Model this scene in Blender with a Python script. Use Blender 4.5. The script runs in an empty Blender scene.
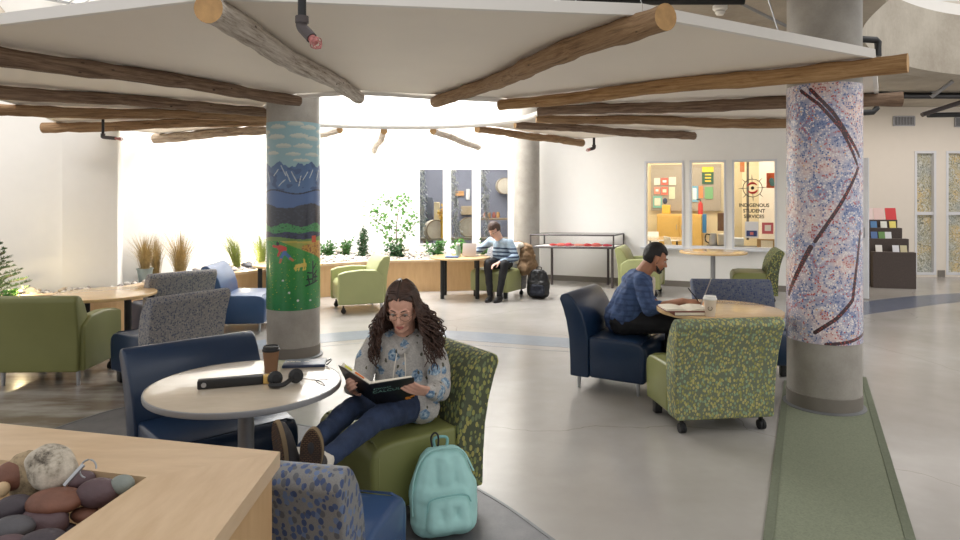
import bpy, bmesh, math, random
import numpy as np
from mathutils import Vector, Matrix, noise
random.seed(7)
S = bpy.context.scene
COL = S.collection
V = Vector
PI = math.pi
# ---------------------------------------------------------------- camera
FPX, HOR, CH = 660.0, 195.0, 1.6
cam_d = bpy.data.cameras.new('camera'); cam = bpy.data.objects.new('camera', cam_d); COL.objects.link(cam)
cam.location = (0, 0, CH); cam.rotation_euler = (PI/2, 0, 0)
cam_d.sensor_width = 36; cam_d.lens = FPX/960*36; cam_d.shift_y = (HOR-270)/960
cam_d.clip_start = 0.05; cam_d.clip_end = 200
S.camera = cam
# ---------------------------------------------------------------- light
w = bpy.data.worlds.new('world'); S.world = w; w.use_nodes = True
bg = w.node_tree.nodes['Background']; bg.inputs[0].default_value = (1.0, 0.985, 0.97, 1); bg.inputs[1].default_value = 0.85
def area(name, loc, rot, sx, sy, power, col=(1, 1, 1)):
    l = bpy.data.lights.new(name, 'AREA'); l.shape = 'RECTANGLE'; l.size = sx; l.size_y = sy; l.energy = power; l.color = col
    o = bpy.data.objects.new(name, l); COL.objects.link(o); o.location = loc; o.rotation_euler = rot; return o
area('skylight_back', (-1.6, 11.4, 5.6), (math.radians(12), 0, 0), 5.0, 2.6, 900, (1, 0.99, 0.97))
area('skylight_left', (-4.0, 8.6, 5.4), (0, math.radians(20), 0), 1.4, 3.0, 160, (1, 0.98, 0.95))
area('atrium_skylight', (7.5, 2.5, 8.0), (0, 0, 0), 9.0, 9.0, 420, (1, 0.97, 0.92))
area('hall_fill', (8.2, 11.2, 3.25), (0, 0, 0), 4.0, 1.2, 62, (1, 0.93, 0.88))  # unseen fill added under the slab to brighten the right wall
area('left_wall_fill', (-6.6, 5.6, 3.4), (math.radians(28), 0, 0), 4.0, 0.5, 70, (1, 0.96, 0.92))  # added fill with no visible fixture, lifts the left front wall
S.view_settings.view_transform = 'Standard'; S.view_settings.look = 'None'; S.view_settings.gamma = 1.0
S.view_settings.use_curve_mapping = False
S.view_settings.exposure = 0.0
# ---------------------------------------------------------------- pixel to place
def FL(px, py, z=0.0):
    Y = FPX*(CH-z)/(py-HOR); return V(((px-480)*Y/FPX, Y, z))
def AT(px, Y, z=0.0): return V(((px-480)*Y/FPX, Y, z))
def AY(px, py, Y): return V(((px-480)*Y/FPX, Y, CH-(py-HOR)*Y/FPX))
# ---------------------------------------------------------------- materials
def srgb(r, g, b):
    f = lambda c: (c/255/12.92) if c/255 <= 0.04045 else ((c/255+0.055)/1.055)**2.4
    return (f(r), f(g), f(b), 1)
def newmat(name):
    m = bpy.data.materials.new(name); m.use_nodes = True
    nt = m.node_tree; return m, nt, nt.nodes['Principled BSDF']
def N(nt, t, **kw):
    n = nt.nodes.new(t)
    for k, v in kw.items(): setattr(n, k, v)
    return n
def ramp(nt, fac, stops, interp='LINEAR'):
    r = N(nt, 'ShaderNodeValToRGB'); r.color_ramp.interpolation = interp
    el = r.color_ramp.elements
    while len(el) < len(stops): el.new(0.5)
    for e, (p, c) in zip(el, stops): e.position = p; e.color = c
    nt.links.new(fac, r.inputs[0]); return r.outputs[0]
def mth(nt, op, a, b=None, c=None, clamp=False):
    n = N(nt, 'ShaderNodeMath', operation=op); n.use_clamp = clamp
    for i, x in enumerate((a, b, c)):
        if x is None: continue
        if isinstance(x, (int, float)): n.inputs[i].default_value = x
        else: nt.links.new(x, n.inputs[i])
    return n.outputs[0]
def mix(nt, f, a, b):
    n = N(nt, 'ShaderNodeMix', data_type='RGBA')
    for i, x in ((0, f), (6, a), (7, b)):
        if isinstance(x, (int, float, tuple)): n.inputs[i].default_value = x
        else: nt.links.new(x, n.inputs[i])
    return n.outputs[2]
def coords(nt, scale=(1, 1, 1), rot=(0, 0, 0), kind='Object'):
    tc = N(nt, 'ShaderNodeTexCoord'); mp = N(nt, 'ShaderNodeMapping')
    mp.inputs['Scale'].default_value = scale; mp.inputs['Rotation'].default_value = rot
    nt.links.new(tc.outputs[kind], mp.inputs[0]); return mp.outputs[0]
def noi(nt, vec, scale, detail=4, rough=0.55):
    n = N(nt, 'ShaderNodeTexNoise'); n.inputs['Scale'].default_value = scale; n.inputs['Detail'].default_value = detail
    n.inputs['Roughness'].default_value = rough; nt.links.new(vec, n.inputs['Vector']); return n.outputs['Fac']
def vor(nt, vec, scale, feat='F1', rnd=1.0):
    n = N(nt, 'ShaderNodeTexVoronoi', feature=feat); n.inputs['Scale'].default_value = scale
    n.inputs['Randomness'].default_value = rnd; nt.links.new(vec, n.inputs['Vector']); return n
def bump(nt, bs, h, strength=0.2, dist=0.01):
    b = N(nt, 'ShaderNodeBump'); b.inputs['Strength'].default_value = strength; b.inputs['Distance'].default_value = dist
    nt.links.new(h, b.inputs['Height']); nt.links.new(b.outputs[0], bs.inputs['Normal'])
def mat(name, c, rough=0.5, var=0.0, vs=8, metal=0.0, bmp=0.0, bs=60, spec=0.5, coat=0.0):
    m, nt, b = newmat(name)
    b.inputs['Roughness'].default_value = rough; b.inputs['Metallic'].default_value = metal
    b.inputs['Specular IOR Level'].default_value = spec; b.inputs['Coat Weight'].default_value = coat
    v = coords(nt)
    n = noi(nt, v, vs)
    lo = tuple(x*(1-var) for x in c[:3])+(1,); hi = tuple(min(1, x*(1+var)) for x in c[:3])+(1,)
    nt.links.new(ramp(nt, n, [(0.3, lo), (0.7, hi)]), b.inputs['Base Color'])
    if bmp: bump(nt, b, noi(nt, v, bs, 3), bmp, 0.004)
    return m
M = {}
M['white_wall'] = mat('white_wall', srgb(238, 236, 232), 0.75, 0.01)
M['warm_wall'] = mat('warm_wall', srgb(228, 220, 208), 0.75, 0.01)
M['canopy'] = mat('canopy', srgb(243, 234, 221), 0.6, 0.02, 1.5)
M['fascia'] = mat('fascia', srgb(236, 232, 226), 0.5, 0.01)
M['vinyl_green'] = mat('vinyl_green', srgb(126, 130, 76), 0.42, 0.06, 3, bmp=0.08, bs=120)
M['vinyl_pale'] = mat('vinyl_pale', srgb(164, 168, 116), 0.42, 0.05, 3, bmp=0.06, bs=120)
M['vinyl_olive'] = mat('vinyl_olive', srgb(122, 124, 74), 0.45, 0.06, 3, bmp=0.06, bs=120)
M['vinyl_blue'] = mat('vinyl_blue', srgb(24, 46, 74), 0.3, 0.1, 3, bmp=0.08, bs=120)
M['vinyl_mid'] = mat('vinyl_mid', srgb(52, 80, 120), 0.33, 0.08, 3, bmp=0.06, bs=120)
M['black'] = mat('black', srgb(26, 26, 28), 0.45, 0.1)
M['rubber'] = mat('rubber', srgb(30, 30, 32), 0.7, 0.1)
M['steel'] = mat('steel', srgb(176, 178, 182), 0.3, 0.03, metal=0.9)
M['grey_metal'] = mat('grey_metal', srgb(150, 150, 152), 0.4, 0.03, metal=0.3)
M['frame_grey'] = mat('frame_grey', srgb(218, 219, 223), 0.4, 0.02)
M['dark_frame'] = mat('dark_frame', srgb(74, 66, 66), 0.45, 0.05)
M['base_grey'] = mat('base_grey', srgb(124, 118, 110), 0.6, 0.04)
M['jeans'] = mat('jeans', srgb(42, 56, 84), 0.85, 0.28, 14, bmp=0.3, bs=220)
M['black_cloth'] = mat('black_cloth', srgb(28, 28, 32), 0.8, 0.25, 12, bmp=0.3, bs=90)
M['skin_f'] = mat('skin_f', srgb(214, 164, 142), 0.5, 0.05, 30)
M['skin_m'] = mat('skin_m', srgb(178, 126, 98), 0.5, 0.06, 30)
M['skin_s'] = mat('skin_s', srgb(222, 178, 158), 0.5, 0.05, 30)
M['hair_dark'] = mat('hair_dark', srgb(68, 46, 36), 0.42, 0.4, 25)
M['hair_black'] = mat('hair_black', srgb(24, 20, 20), 0.55, 0.3, 60, bmp=0.6, bs=150)
M['hair_brown'] = mat('hair_brown', srgb(70, 48, 38), 0.55, 0.3, 60, bmp=0.6, bs=150)
M['lip'] = mat('lip', srgb(188, 112, 104), 0.45, 0.03)
M['eye_white'] = mat('eye_white', srgb(224, 220, 214), 0.3)
M['eye_dark'] = mat('eye_dark', srgb(30, 22, 20), 0.3)
M['shoe_grey'] = mat('shoe_grey', srgb(66, 62, 62), 0.7, 0.15, 30)
M['paper'] = mat('paper', srgb(232, 224, 206), 0.8, 0.03)
M['white_plastic'] = mat('white_plastic', srgb(238, 236, 232), 0.35, 0.01)
M['cup_brown'] = mat('cup_brown', srgb(128, 96, 70), 0.75, 0.05, 30)
M['cup_white'] = mat('cup_white', srgb(226, 212, 196), 0.6, 0.02)
M['teal'] = mat('teal', srgb(168, 216, 212), 0.7, 0.08, 6, bmp=0.3, bs=14)
M['teal_dark'] = mat('teal_dark', srgb(136, 190, 188), 0.7, 0.06, 6)
M['brown_jacket'] = mat('brown_jacket', srgb(132, 106, 78), 0.85, 0.15, 10, bmp=0.5, bs=25)
M['fleece'] = mat('fleece', srgb(222, 214, 200), 0.95, 0.05, 50)
M['denim_dark'] = mat('denim_dark', srgb(38, 42, 54), 0.8, 0.15)
M['leaf'] = mat('leaf', srgb(70, 116, 54), 0.6, 0.3, 8)
M['leaf_light'] = mat('leaf_light', srgb(92, 146, 66), 0.6, 0.25, 8)
M['leaf_dark'] = mat('leaf_dark', srgb(56, 92, 56), 0.7, 0.3, 8)
M['spruce'] = mat('spruce', srgb(72, 98, 62), 0.7, 0.3, 8)
M['stem'] = mat('stem', srgb(112, 92, 66), 0.8, 0.2)
M['straw'] = mat('straw', srgb(176, 152, 102), 0.8, 0.3, 20)
M['straw_green'] = mat('straw_green', srgb(128, 140, 70), 0.8, 0.3, 20)
M['galv'] = mat('galv', srgb(158, 170, 168), 0.45, 0.08, metal=0.5)
M['notebook'] = mat('notebook', srgb(40, 52, 78), 0.35, 0.15, 12)
M['wicker'] = mat('wicker', srgb(82, 72, 68), 0.8, 0.2, 60, bmp=0.3)
M['cork'] = mat('cork', srgb(168, 158, 142), 0.9, 0.05, 40)
M['cabinet'] = mat('cabinet', srgb(224, 184, 104), 0.5, 0.04)
M['office_wall'] = mat('office_wall', srgb(236, 222, 186), 0.8, 0.01)
M['drum_skin'] = mat('drum_skin', srgb(214, 202, 178), 0.7, 0.08, 6)
M['rock_soil'] = mat('rock_soil', srgb(80, 74, 68), 0.95, 0.3, 30)
def flat(name, c, rough=0.6):
    if name not in M: M[name] = mat(name, c, rough, 0.02)
    return M[name]
def cloth_pat(name, base, cols, scale, thr=0.36, stretch=(1, 1, 1), rough=0.8, rot=(0, 0, 0), coat=0.0):
    m, nt, b = newmat(name); v = coords(nt, stretch, rot)
    vo = vor(nt, v, scale)
    leaf = mth(nt, 'LESS_THAN', vo.outputs['Distance'], thr)
    sep = N(nt, 'ShaderNodeSeparateColor'); nt.links.new(vo.outputs['Color'], sep.inputs[0])
    k = len(cols)
    c = ramp(nt, sep.outputs[0], [(i/k, cc) for i, cc in enumerate(cols)], 'CONSTANT')
    fine = noi(nt, v, scale*6, 2)
    bb = ramp(nt, fine, [(0.3, tuple(x*0.8 for x in base[:3])+(1,)), (0.7, base)])
    nt.links.new(mix(nt, leaf, bb, c), b.inputs['Base Color'])
    b.inputs['Roughness'].default_value = rough; b.inputs['Coat Weight'].default_value = coat
    return m
M['pat_green'] = cloth_pat('pat_green', srgb(84, 90, 68), [srgb(150, 150, 84), srgb(128, 136, 84), srgb(166, 158, 92), srgb(112, 124, 90)], 52, 0.48, (1, 1, 0.62))
M['pat_green_light'] = cloth_pat('pat_green_light', srgb(118, 126, 104), [srgb(176, 172, 104), srgb(142, 164, 130), srgb(188, 178, 112), srgb(150, 150, 88)], 62, 0.48, (1, 1, 0.7))
M['pat_blue'] = cloth_pat('pat_blue', srgb(136, 136, 136), [srgb(74, 92, 132), srgb(104, 122, 156), srgb(96, 98, 104), srgb(64, 80, 118)], 54, 0.48, (1, 1, 0.66), rough=0.6)
M['pat_grey'] = cloth_pat('pat_grey', srgb(146, 144, 144), [srgb(82, 88, 108), srgb(160, 156, 150), srgb(94, 100, 120)], 62, 0.42)
M['pat_slate'] = cloth_pat('pat_slate', srgb(92, 98, 116), [srgb(54, 66, 98), srgb(68, 80, 112), srgb(104, 108, 118)], 50, 0.42)
def wood(name, c1, c2, scale=(2, 2, 14), rough=0.4, coat=0.2):
    m, nt, b = newmat(name); v = coords(nt, scale)
    n = noi(nt, v, 3.0, 6, 0.6)
    nt.links.new(ramp(nt, n, [(0.3, c1), (0.7, c2)]), b.inputs['Base Color'])
    b.inputs['Roughness'].default_value = rough; b.inputs['Coat Weight'].default_value = coat
    return m
M['maple'] = wood('maple', srgb(204, 174, 138), srgb(218, 190, 156), (2, 9, 9), 0.35)
M['maple_front'] = wood('maple_front', srgb(196, 158, 112), srgb(208, 172, 126), (6, 6, 1.0), 0.45)
M['table_wood'] = wood('table_wood', srgb(214, 178, 128), srgb(226, 192, 142), (3, 12, 3), 0.22, 0.4)
M['table_pale'] = wood('table_pale', srgb(206, 192, 172), srgb(216, 202, 182), (3, 10, 3), 0.16, 0.5)
def logmat(name, dark, mid, light):
    m, nt, b = newmat(name); v = coords(nt, (26, 26, 1.5), kind='Object')
    n = noi(nt, v, 2.0, 9, 0.75)
    big = noi(nt, coords(nt, (3, 3, 1.0)), 1.7, 3)
    c1 = ramp(nt, n, [(0.36, dark), (0.47, mid), (0.62, light)])
    knots = vor(nt, coords(nt, (6, 6, 3.0)), 1.8)
    kf = mth(nt, 'LESS_THAN', knots.outputs['Distance'], 0.07)
    c = mix(nt, kf, c1, tuple(x*0.5 for x in dark[:3])+(1,))
    c = mix(nt, ramp(nt, big, [(0.35, (0, 0, 0, 1)), (0.75, (0.5, 0.5, 0.5, 1))]), c, light)
    nt.links.new(c, b.inputs['Base Color']); b.inputs['Roughness'].default_value = 0.8
    bump(nt, b, n, 0.6, 0.008); return m
M['log_grey'] = logmat('log_grey', srgb(92, 72, 56), srgb(142, 122, 102), srgb(182, 166, 146))
M['log_brown'] = logmat('log_brown', srgb(88, 62, 40), srgb(138, 106, 74), srgb(166, 136, 102))
M['log_dark'] = logmat('log_dark', srgb(70, 50, 38), srgb(112, 88, 70), srgb(150, 126, 104))
M['log_honey'] = logmat('log_honey', srgb(104, 72, 42), srgb(152, 112, 68), srgb(188, 152, 108))
M['log_birch'] = logmat('log_birch', srgb(110, 92, 78), srgb(176, 164, 150), srgb(214, 206, 196))
M['log_cut'] = mat('log_cut', srgb(190, 150, 100), 0.7, 0.15, 20)
# polished concrete
def concrete(name, c1, c2, rough, scale=1.0, coat=0.0):
    m, nt, b = newmat(name); v = coords(nt)
    n1 = noi(nt, v, 0.9*scale, 6, 0.6); n2 = noi(nt, v, 14*scale, 5, 0.7)
    f = mth(nt, 'ADD', mth(nt, 'MULTIPLY', n1, 0.75), mth(nt, 'MULTIPLY', n2, 0.25))
    nt.links.new(ramp(nt, f, [(0.35, c1), (0.62, c2)]), b.inputs['Base Color'])
    b.inputs['Roughness'].default_value = rough; b.inputs['Coat Weight'].default_value = coat
    b.inputs['Coat Roughness'].default_value = 0.12
    return m
def floor_mat():
    m, nt, b = newmat('floor_concrete'); v = coords(nt)
    n1 = noi(nt, v, 0.7, 5, 0.55); n2 = noi(nt, v, 6, 4, 0.55)
    f = mth(nt, 'ADD', mth(nt, 'MULTIPLY', n1, 0.85), mth(nt, 'MULTIPLY', n2, 0.15))
    c = ramp(nt, f, [(0.3, srgb(154, 149, 143)), (0.5, srgb(166, 162, 157)), (0.68, srgb(179, 176, 172))])
    # hairline cracks and saw-cut joints
    wn = N(nt, 'ShaderNodeTexNoise'); wn.inputs['Scale'].default_value = 1.1; wn.inputs['Detail'].default_value = 5; nt.links.new(v, wn.inputs['Vector'])
    wp = N(nt, 'ShaderNodeVectorMath', operation='MULTIPLY_ADD'); nt.links.new(wn.outputs['Color'], wp.inputs[0]); wp.inputs[1].default_value = (0.5, 0.5, 0); nt.links.new(v, wp.inputs[2])
    cr = vor(nt, wp.outputs[0], 0.36, 'DISTANCE_TO_EDGE')
    ck = mth(nt, 'LESS_THAN', cr.outputs['Distance'], 0.0014)
    c = mix(nt, mth(nt, 'MULTIPLY', ck, 0.35), c, srgb(96, 84, 72))
    # worn, browner concrete in the left part of the hall
    sx = N(nt, 'ShaderNodeSeparateXYZ'); nt.links.new(v, sx.inputs[0])
    left = mth(nt, 'MULTIPLY', mth(nt, 'ADD', sx.outputs[0], 2.0), -1.2, clamp=True)
    near = mth(nt, 'MULTIPLY', mth(nt, 'SUBTRACT', 7.0, sx.outputs[1]), 0.8, clamp=True)
    st = ramp(nt, noi(nt, coords(nt, (1, 3, 1)), 1.6, 6), [(0.38, (0, 0, 0, 1)), (0.6, (1, 1, 1, 1))])
    stain = mth(nt, 'MULTIPLY', mth(nt, 'MULTIPLY', left, near), st)
    c = mix(nt, mth(nt, 'MULTIPLY', stain, 0.75), c, srgb(104, 84, 66))
    nt.links.new(c, b.inputs['Base Color'])
    b.inputs['Roughness'].default_value = 0.2
    b.inputs['Specular IOR Level'].default_value = 0.65
    return m
M['floor'] = floor_mat()
M['band'] = concrete('band', srgb(84, 92, 112), srgb(100, 108, 126), 0.25)
M['band_pale'] = concrete('band_pale', srgb(128, 136, 148), srgb(148, 154, 162), 0.22)
M['slate'] = concrete('slate', srgb(92, 92, 96), srgb(112, 111, 112), 0.5, 6)
M['col_conc'] = concrete('col_conc', srgb(146, 141, 133), srgb(166, 161, 153), 0.4, 5)
M['ceil_conc'] = concrete('ceil_conc', srgb(158, 148, 134), srgb(186, 178, 164), 0.8, 1.5)
M['carpet_green'] = mat('carpet_green', srgb(122, 128, 108), 0.95, 0.16, 90, bmp=0.5, bs=300)
M['carpet_edge'] = mat('carpet_edge', srgb(104, 110, 92), 0.95, 0.1, 60)
M['grout'] = mat('grout', srgb(110, 112, 114), 0.5, 0.1)
def glass(name, tint=(1, 1, 1, 1), rough=0.02, refl=1.0):
    m, nt, b = newmat(name); nt.nodes.remove(b)
    t = N(nt, 'ShaderNodeBsdfTransparent'); t.inputs[0].default_value = tint
    g = N(nt, 'ShaderNodeBsdfGlossy'); g.inputs['Roughness'].default_value = rough
    fr = N(nt, 'ShaderNodeFresnel'); fr.inputs[0].default_value = 1.45
    mx = N(nt, 'ShaderNodeMixShader'); nt.links.new(mth(nt, 'MULTIPLY', fr.outputs[0], refl), mx.inputs[0])
    nt.links.new(t.outputs[0], mx.inputs[1]); nt.links.new(g.outputs[0], mx.inputs[2])
    nt.links.new(mx.outputs[0], nt.nodes['Material Output'].inputs[0]); return m
M['glass'] = glass('glass')
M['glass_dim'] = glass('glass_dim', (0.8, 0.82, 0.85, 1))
def emit(name, c, s):
    m, nt, b = newmat(name); b.inputs['Base Color'].default_value = c
    b.inputs['Emission Color'].default_value = c; b.inputs['Emission Strength'].default_value = s; return m
# ---------------------------------------------------------------- mesh helpers
def BM(): return bmesh.new()
def to_mesh(name, bm, m, smooth=False):
    me = bpy.data.meshes.new(name)
    bmesh.ops.recalc_face_normals(bm, faces=bm.faces)
    bm.to_mesh(me); bm.free()
    for mm in (m if isinstance(m, (list, tuple)) else [m]): me.materials.append(mm)
    if smooth:
        for p in me.polygons: p.use_smooth = True
        if smooth is not True:
            try: me.set_sharp_from_angle(angle=smooth)
            except Exception: pass
    return me
def link(name, me, parent=None):
    o = bpy.data.objects.new(name, me); COL.objects.link(o)
    if parent is not None: o.parent = parent
    return o
def wmat(o):
    mm = o.matrix_basis.copy()
    while o.parent: o = o.parent; mm = o.matrix_basis @ mm
    return mm
def mk(name, bm, m, parent=None, smooth=math.radians(35)):
    return link(name, to_mesh(name, bm, m, smooth), parent)
def mkw(name, bm, m, parent, smooth=math.radians(35)):
    """geometry given in world coordinates, stored in its parent's frame"""
    bmesh.ops.transform(bm, matrix=wmat(parent).inverted(), verts=bm.verts)
    return mk(name, bm, m, parent, smooth)
def mkt(name, bm, m, label, cat, group=None, loc=None, smooth=math.radians(35)):
    """a one-mesh thing from world coordinates, origin at its base"""
    if loc is None:
        xs = [v.co for v in bm.verts]
        loc = V(((min(v.x for v in xs)+max(v.x for v in xs))/2, (min(v.y for v in xs)+max(v.y for v in xs))/2, min(v.z for v in xs)))
    bmesh.ops.translate(bm, vec=-V(loc), verts=bm.verts)
    o = mk(name, bm, m, None, smooth); o.location = loc; tag(o, label, cat, group); return o
def tag(o, label, cat, group=None, kind=None):
    o['label'] = label; o['category'] = cat
    if group: o['group'] = group
    if kind: o['kind'] = kind
    return o
def thing(name, label, cat, loc=(0, 0, 0), rz=0.0, group=None):
    o = bpy.data.objects.new(name, None); COL.objects.link(o); o.empty_display_size = 0.1
    o.location = loc; o.rotation_euler = (0, 0, rz); return tag(o, label, cat, group)
def struct(name, bm, m, parent=None, smooth=math.radians(35)):
    o = mk(name, bm, m, parent, smooth)
    if parent is None: o['kind'] = 'structure'
    return o
def dup(root, loc=None, rz=None, label=None, group=None):
    r = root.copy(); COL.objects.link(r)
    if loc is not None: r.location = loc
    if rz is not None: r.rotation_euler = (0, 0, rz)
    if label: r['label'] = label
    if group: r['group'] = group
    for ch in list(root.children):
        c = ch.copy(); COL.objects.link(c); c.parent = r
        for g in list(ch.children):
            d = g.copy(); COL.objects.link(d); d.parent = c
    return r
def box(bm, c, s, bev=0.0, rz=0.0, R=None, seg=2):
    ret = bmesh.ops.create_cube(bm, size=1.0); vs = ret['verts']
    bmesh.ops.scale(bm, vec=s, verts=vs)
    if bev > 0:
        es = list({e for v in vs for e in v.link_edges})
        g = bmesh.ops.bevel(bm, geom=es, offset=bev, segments=seg, affect='EDGES', profile=0.5)
        vs = list({v for f in g['faces'] for v in f.verts} | {v for v in vs if v.is_valid})
    if R is not None: bmesh.ops.transform(bm, matrix=R.to_4x4(), verts=vs)
    elif rz: bmesh.ops.rotate(bm, cent=(0, 0, 0), matrix=Matrix.Rotation(rz, 3, 'Z'), verts=vs)
    bmesh.ops.translate(bm, vec=c, verts=vs); return vs
def tube(bm, pts, r, seg=10, caps=True, mi=0, cap_mi=None):
    pts = [V(p) for p in pts]; n = len(pts)
    rs = r if isinstance(r, (list, tuple)) else [r]*n
    up = None; rings = []
    for i, p in enumerate(pts):
        t = (pts[min(i+1, n-1)]-pts[max(i-1, 0)]).normalized()
        if up is None: up = V((0, 0, 1)) if abs(t.z) < 0.9 else V((1, 0, 0))
        a = t.cross(up)
        if a.length < 1e-5: a = t.orthogonal()
        a.normalize(); b = t.cross(a).normalized(); pass
        rings.append([bm.verts.new(p+(a*math.cos(2*PI*k/seg)+b*math.sin(2*PI*k/seg))*rs[i]) for k in range(seg)])
    for i in range(n-1):
        for k in range(seg):
            f = bm.faces.new((rings[i][k], rings[i][(k+1) % seg], rings[i+1][(k+1) % seg], rings[i+1][k])); f.material_index = mi
    if caps:
        for rg in (rings[0][::-1], rings[-1]):
            f = bm.faces.new(rg); f.material_index = mi if cap_mi is None else cap_mi
    return rings
def lathe(bm, prof, c=(0, 0, 0), seg=32, cap=True):
    c = V(c); rings = []
    for r, z in prof:
        rings.append([bm.verts.new(c+V((r*math.cos(2*PI*k/seg), r*math.sin(2*PI*k/seg), z))) for k in range(seg)])
    for a, b in zip(rings, rings[1:]):
        for k in range(seg): bm.faces.new((a[k], a[(k+1) % seg], b[(k+1) % seg], b[k]))
    if cap: bm.faces.new(rings[0][::-1]); bm.faces.new(rings[-1])
def ell(bm, c, r, sub=2, R=None):
    ret = bmesh.ops.create_icosphere(bm, subdivisions=sub, radius=1.0); vs = ret['verts']
    bmesh.ops.scale(bm, vec=r if hasattr(r, '__len__') else (r, r, r), verts=vs)
    if R is not None: bmesh.ops.transform(bm, matrix=R.to_4x4(), verts=vs)
    bmesh.ops.translate(bm, vec=c, verts=vs); return vs
def caps(bm, a, b, ra, rb=None, seg=12):
    rb = ra if rb is None else rb; a, b = V(a), V(b)
    if (b-a).length > 1e-4: tube(bm, [a, b], [ra, rb], seg)
    ell(bm, a, ra, 2); ell(bm, b, rb, 2)
def chain(bm, pts, rs):
    for (p, q, r1, r2) in zip(pts, pts[1:], rs, rs[1:]): caps(bm, p, q, r1, r2)
def prism(bm, poly, z0, z1):
    """polygon of (x,y) extruded in z"""
    a = [bm.verts.new((p[0], p[1], z0)) for p in poly]; b = [bm.verts.new((p[0], p[1], z1)) for p in poly]
    n = len(poly); bm.faces.new(a[::-1]); bm.faces.new(b)
    for i in range(n): bm.faces.new((a[i], a[(i+1) % n], b[(i+1) % n], b[i]))
def catmull(pts, n=8):
    pts = [V(p) for p in pts]; out = []
    P = [pts[0]*2-pts[1]]+pts+[pts[-1]*2-pts[-2]]
    for i in range(1, len(P)-2):
        for k in range(n):
            t = k/n; a, b, c, d = P[i-1], P[i], P[i+1], P[i+2]
            out.append(0.5*((2*b)+(c-a)*t+(2*a-5*b+4*c-d)*t*t+(3*b-a-3*c+d)*t**3))
    out.append(pts[-1]); return out
def strip(bm, left, right, z0, z1):
    """flat ribbon between two polylines with thickness"""
    A = [[bm.verts.new((p[0], p[1], z)) for p in L] for L in (left, right) for z in (z0, z1)]
    l0, l1, r0, r1 = A
    for i in range(len(left)-1):
        bm.faces.new((l1[i], l1[i+1], r1[i+1], r1[i])); bm.faces.new((l0[i], r0[i], r0[i+1], l0[i+1]))
        bm.faces.new((l0[i], l0[i+1], l1[i+1], l1[i])); bm.faces.new((r0[i], r1[i], r1[i+1], r0[i+1]))
    bm.faces.new((l0[0], l1[0], r1[0], r0[0])); bm.faces.new((l0[-1], r0[-1], r1[-1], l1[-1]))
def offset(line, d):
    out = []
    for i, p in enumerate(line):
        t = (V(line[min(i+1, len(line)-1)])-V(line[max(i-1, 0)])); t.z = 0; t.normalize()
        out.append(V(p)+V((-t.y, t.x, 0))*d)
    return out
def organic(name, bm, m, parent, voxel=0.008, it=4, wr=0.0, ws=12.0, post=None, sf=0.6):
    """one continuous surface: the overlapping volumes are fused by a voxel remesh, then smoothed"""
    me = bpy.data.meshes.new(name); bmesh.ops.recalc_face_normals(bm, faces=bm.faces); bm.to_mesh(me); bm.free()
    o = bpy.data.objects.new(name, me); COL.objects.link(o)
    r = o.modifiers.new('r', 'REMESH'); r.mode = 'VOXEL'; r.voxel_size = voxel
    s = o.modifiers.new('s', 'SMOOTH'); s.factor = sf; s.iterations = it
    bpy.context.view_layer.update()
    dg = bpy.context.evaluated_depsgraph_get()
    me2 = bpy.data.meshes.new_from_object(o.evaluated_get(dg)); me2.name = name
    bpy.data.objects.remove(o); bpy.data.meshes.remove(me)
    if wr or post:
        b2 = BM(); b2.from_mesh(me2); b2.normal_update()
        for v in b2.verts:
            if wr:
                n = noise.noise(v.co*ws)+0.5*noise.noise(v.co*ws*2.3)
                v.co += v.normal*n*wr
            if post: v.co = post(v.co)
        b2.to_mesh(me2); b2.free()
    inv = wmat(parent).inverted(); me2.transform(inv)
    me2.materials.clear()
    for mm in (m if isinstance(m, (list, tuple)) else [m]): me2.materials.append(mm)
    for p in me2.polygons: p.use_smooth = True
    return link(name, me2, parent)
def text_mesh(name, body, size, m, parent, mtx, ext=0.0008, sx=1.0, bold=0.0):
    c = bpy.data.curves.new(name, 'FONT'); c.body = body; c.size = size; c.align_x = 'CENTER'; c.align_y = 'CENTER'; c.extrude = ext; c.offset = bold
    o = bpy.data.objects.new(name, c); COL.objects.link(o); bpy.context.view_layer.update()
    me = bpy.data.meshes.new_from_object(o.evaluated_get(bpy.context.evaluated_depsgraph_get()))
    bpy.data.objects.remove(o); me.transform(Matrix.Diagonal((sx, 1, 1, 1))); me.transform(mtx)
    if parent is not None: me.transform(wmat(parent).inverted())
    me.materials.clear(); me.materials.append(m); return link(name, me, parent)
def frame(o, x, y):
    x = V(x).normalized(); z = x.cross(V(y)).normalized(); y = z.cross(x)
    m = Matrix((x, y, z)).transposed().to_4x4(); m.translation = V(o); return m
# ================================================================ SETTING
bm = BM(); prism(bm, [(-9, -3), (14, -3), (14, 17), (-9, 17)], -0.12, 0.0); struct('floor', bm, M['floor'])
def wall_line(name, p0, p1, z0, z1, th, m, holes=()):
    """wall from p0 to p1 (xy), body on the far side; holes = (s0, s1, za, zb)"""
    p0, p1 = V((p0[0], p0[1], 0)), V((p1[0], p1[1], 0)); L = (p1-p0).length
    a = math.atan2(p1.y-p0.y, p1.x-p0.x); bm = BM()
    def seg(s0, s1, za, zb):
        if s1-s0 > 1e-4 and zb-za > 1e-4: box(bm, ((s0+s1)/2, th/2, (za+zb)/2), (s1-s0, th, zb-za))
    s = 0
    for (a0, a1, za, zb) in sorted(holes):
        seg(s, a0, z0, z1); seg(a0, a1, z0, za); seg(a0, a1, zb, z1); s = a1
    seg(s, L, z0, z1)
    o = struct(name, bm, m, smooth=False); o.location = p0; o.rotation_euler = (0, 0, a); return o
def on_wall(o, px):
    """distance along the wall at which the sight line of a column of pixels meets it"""
    p = o.location; a = o.rotation_euler.z; d = V((math.cos(a), math.sin(a))); k = (px-480)/FPX
    return (k*p.y-p.x)/(d.x-k*d.y)
def wall_Y(o, s): return o.location.y+s*math.sin(o.rotation_euler.z)
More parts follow.
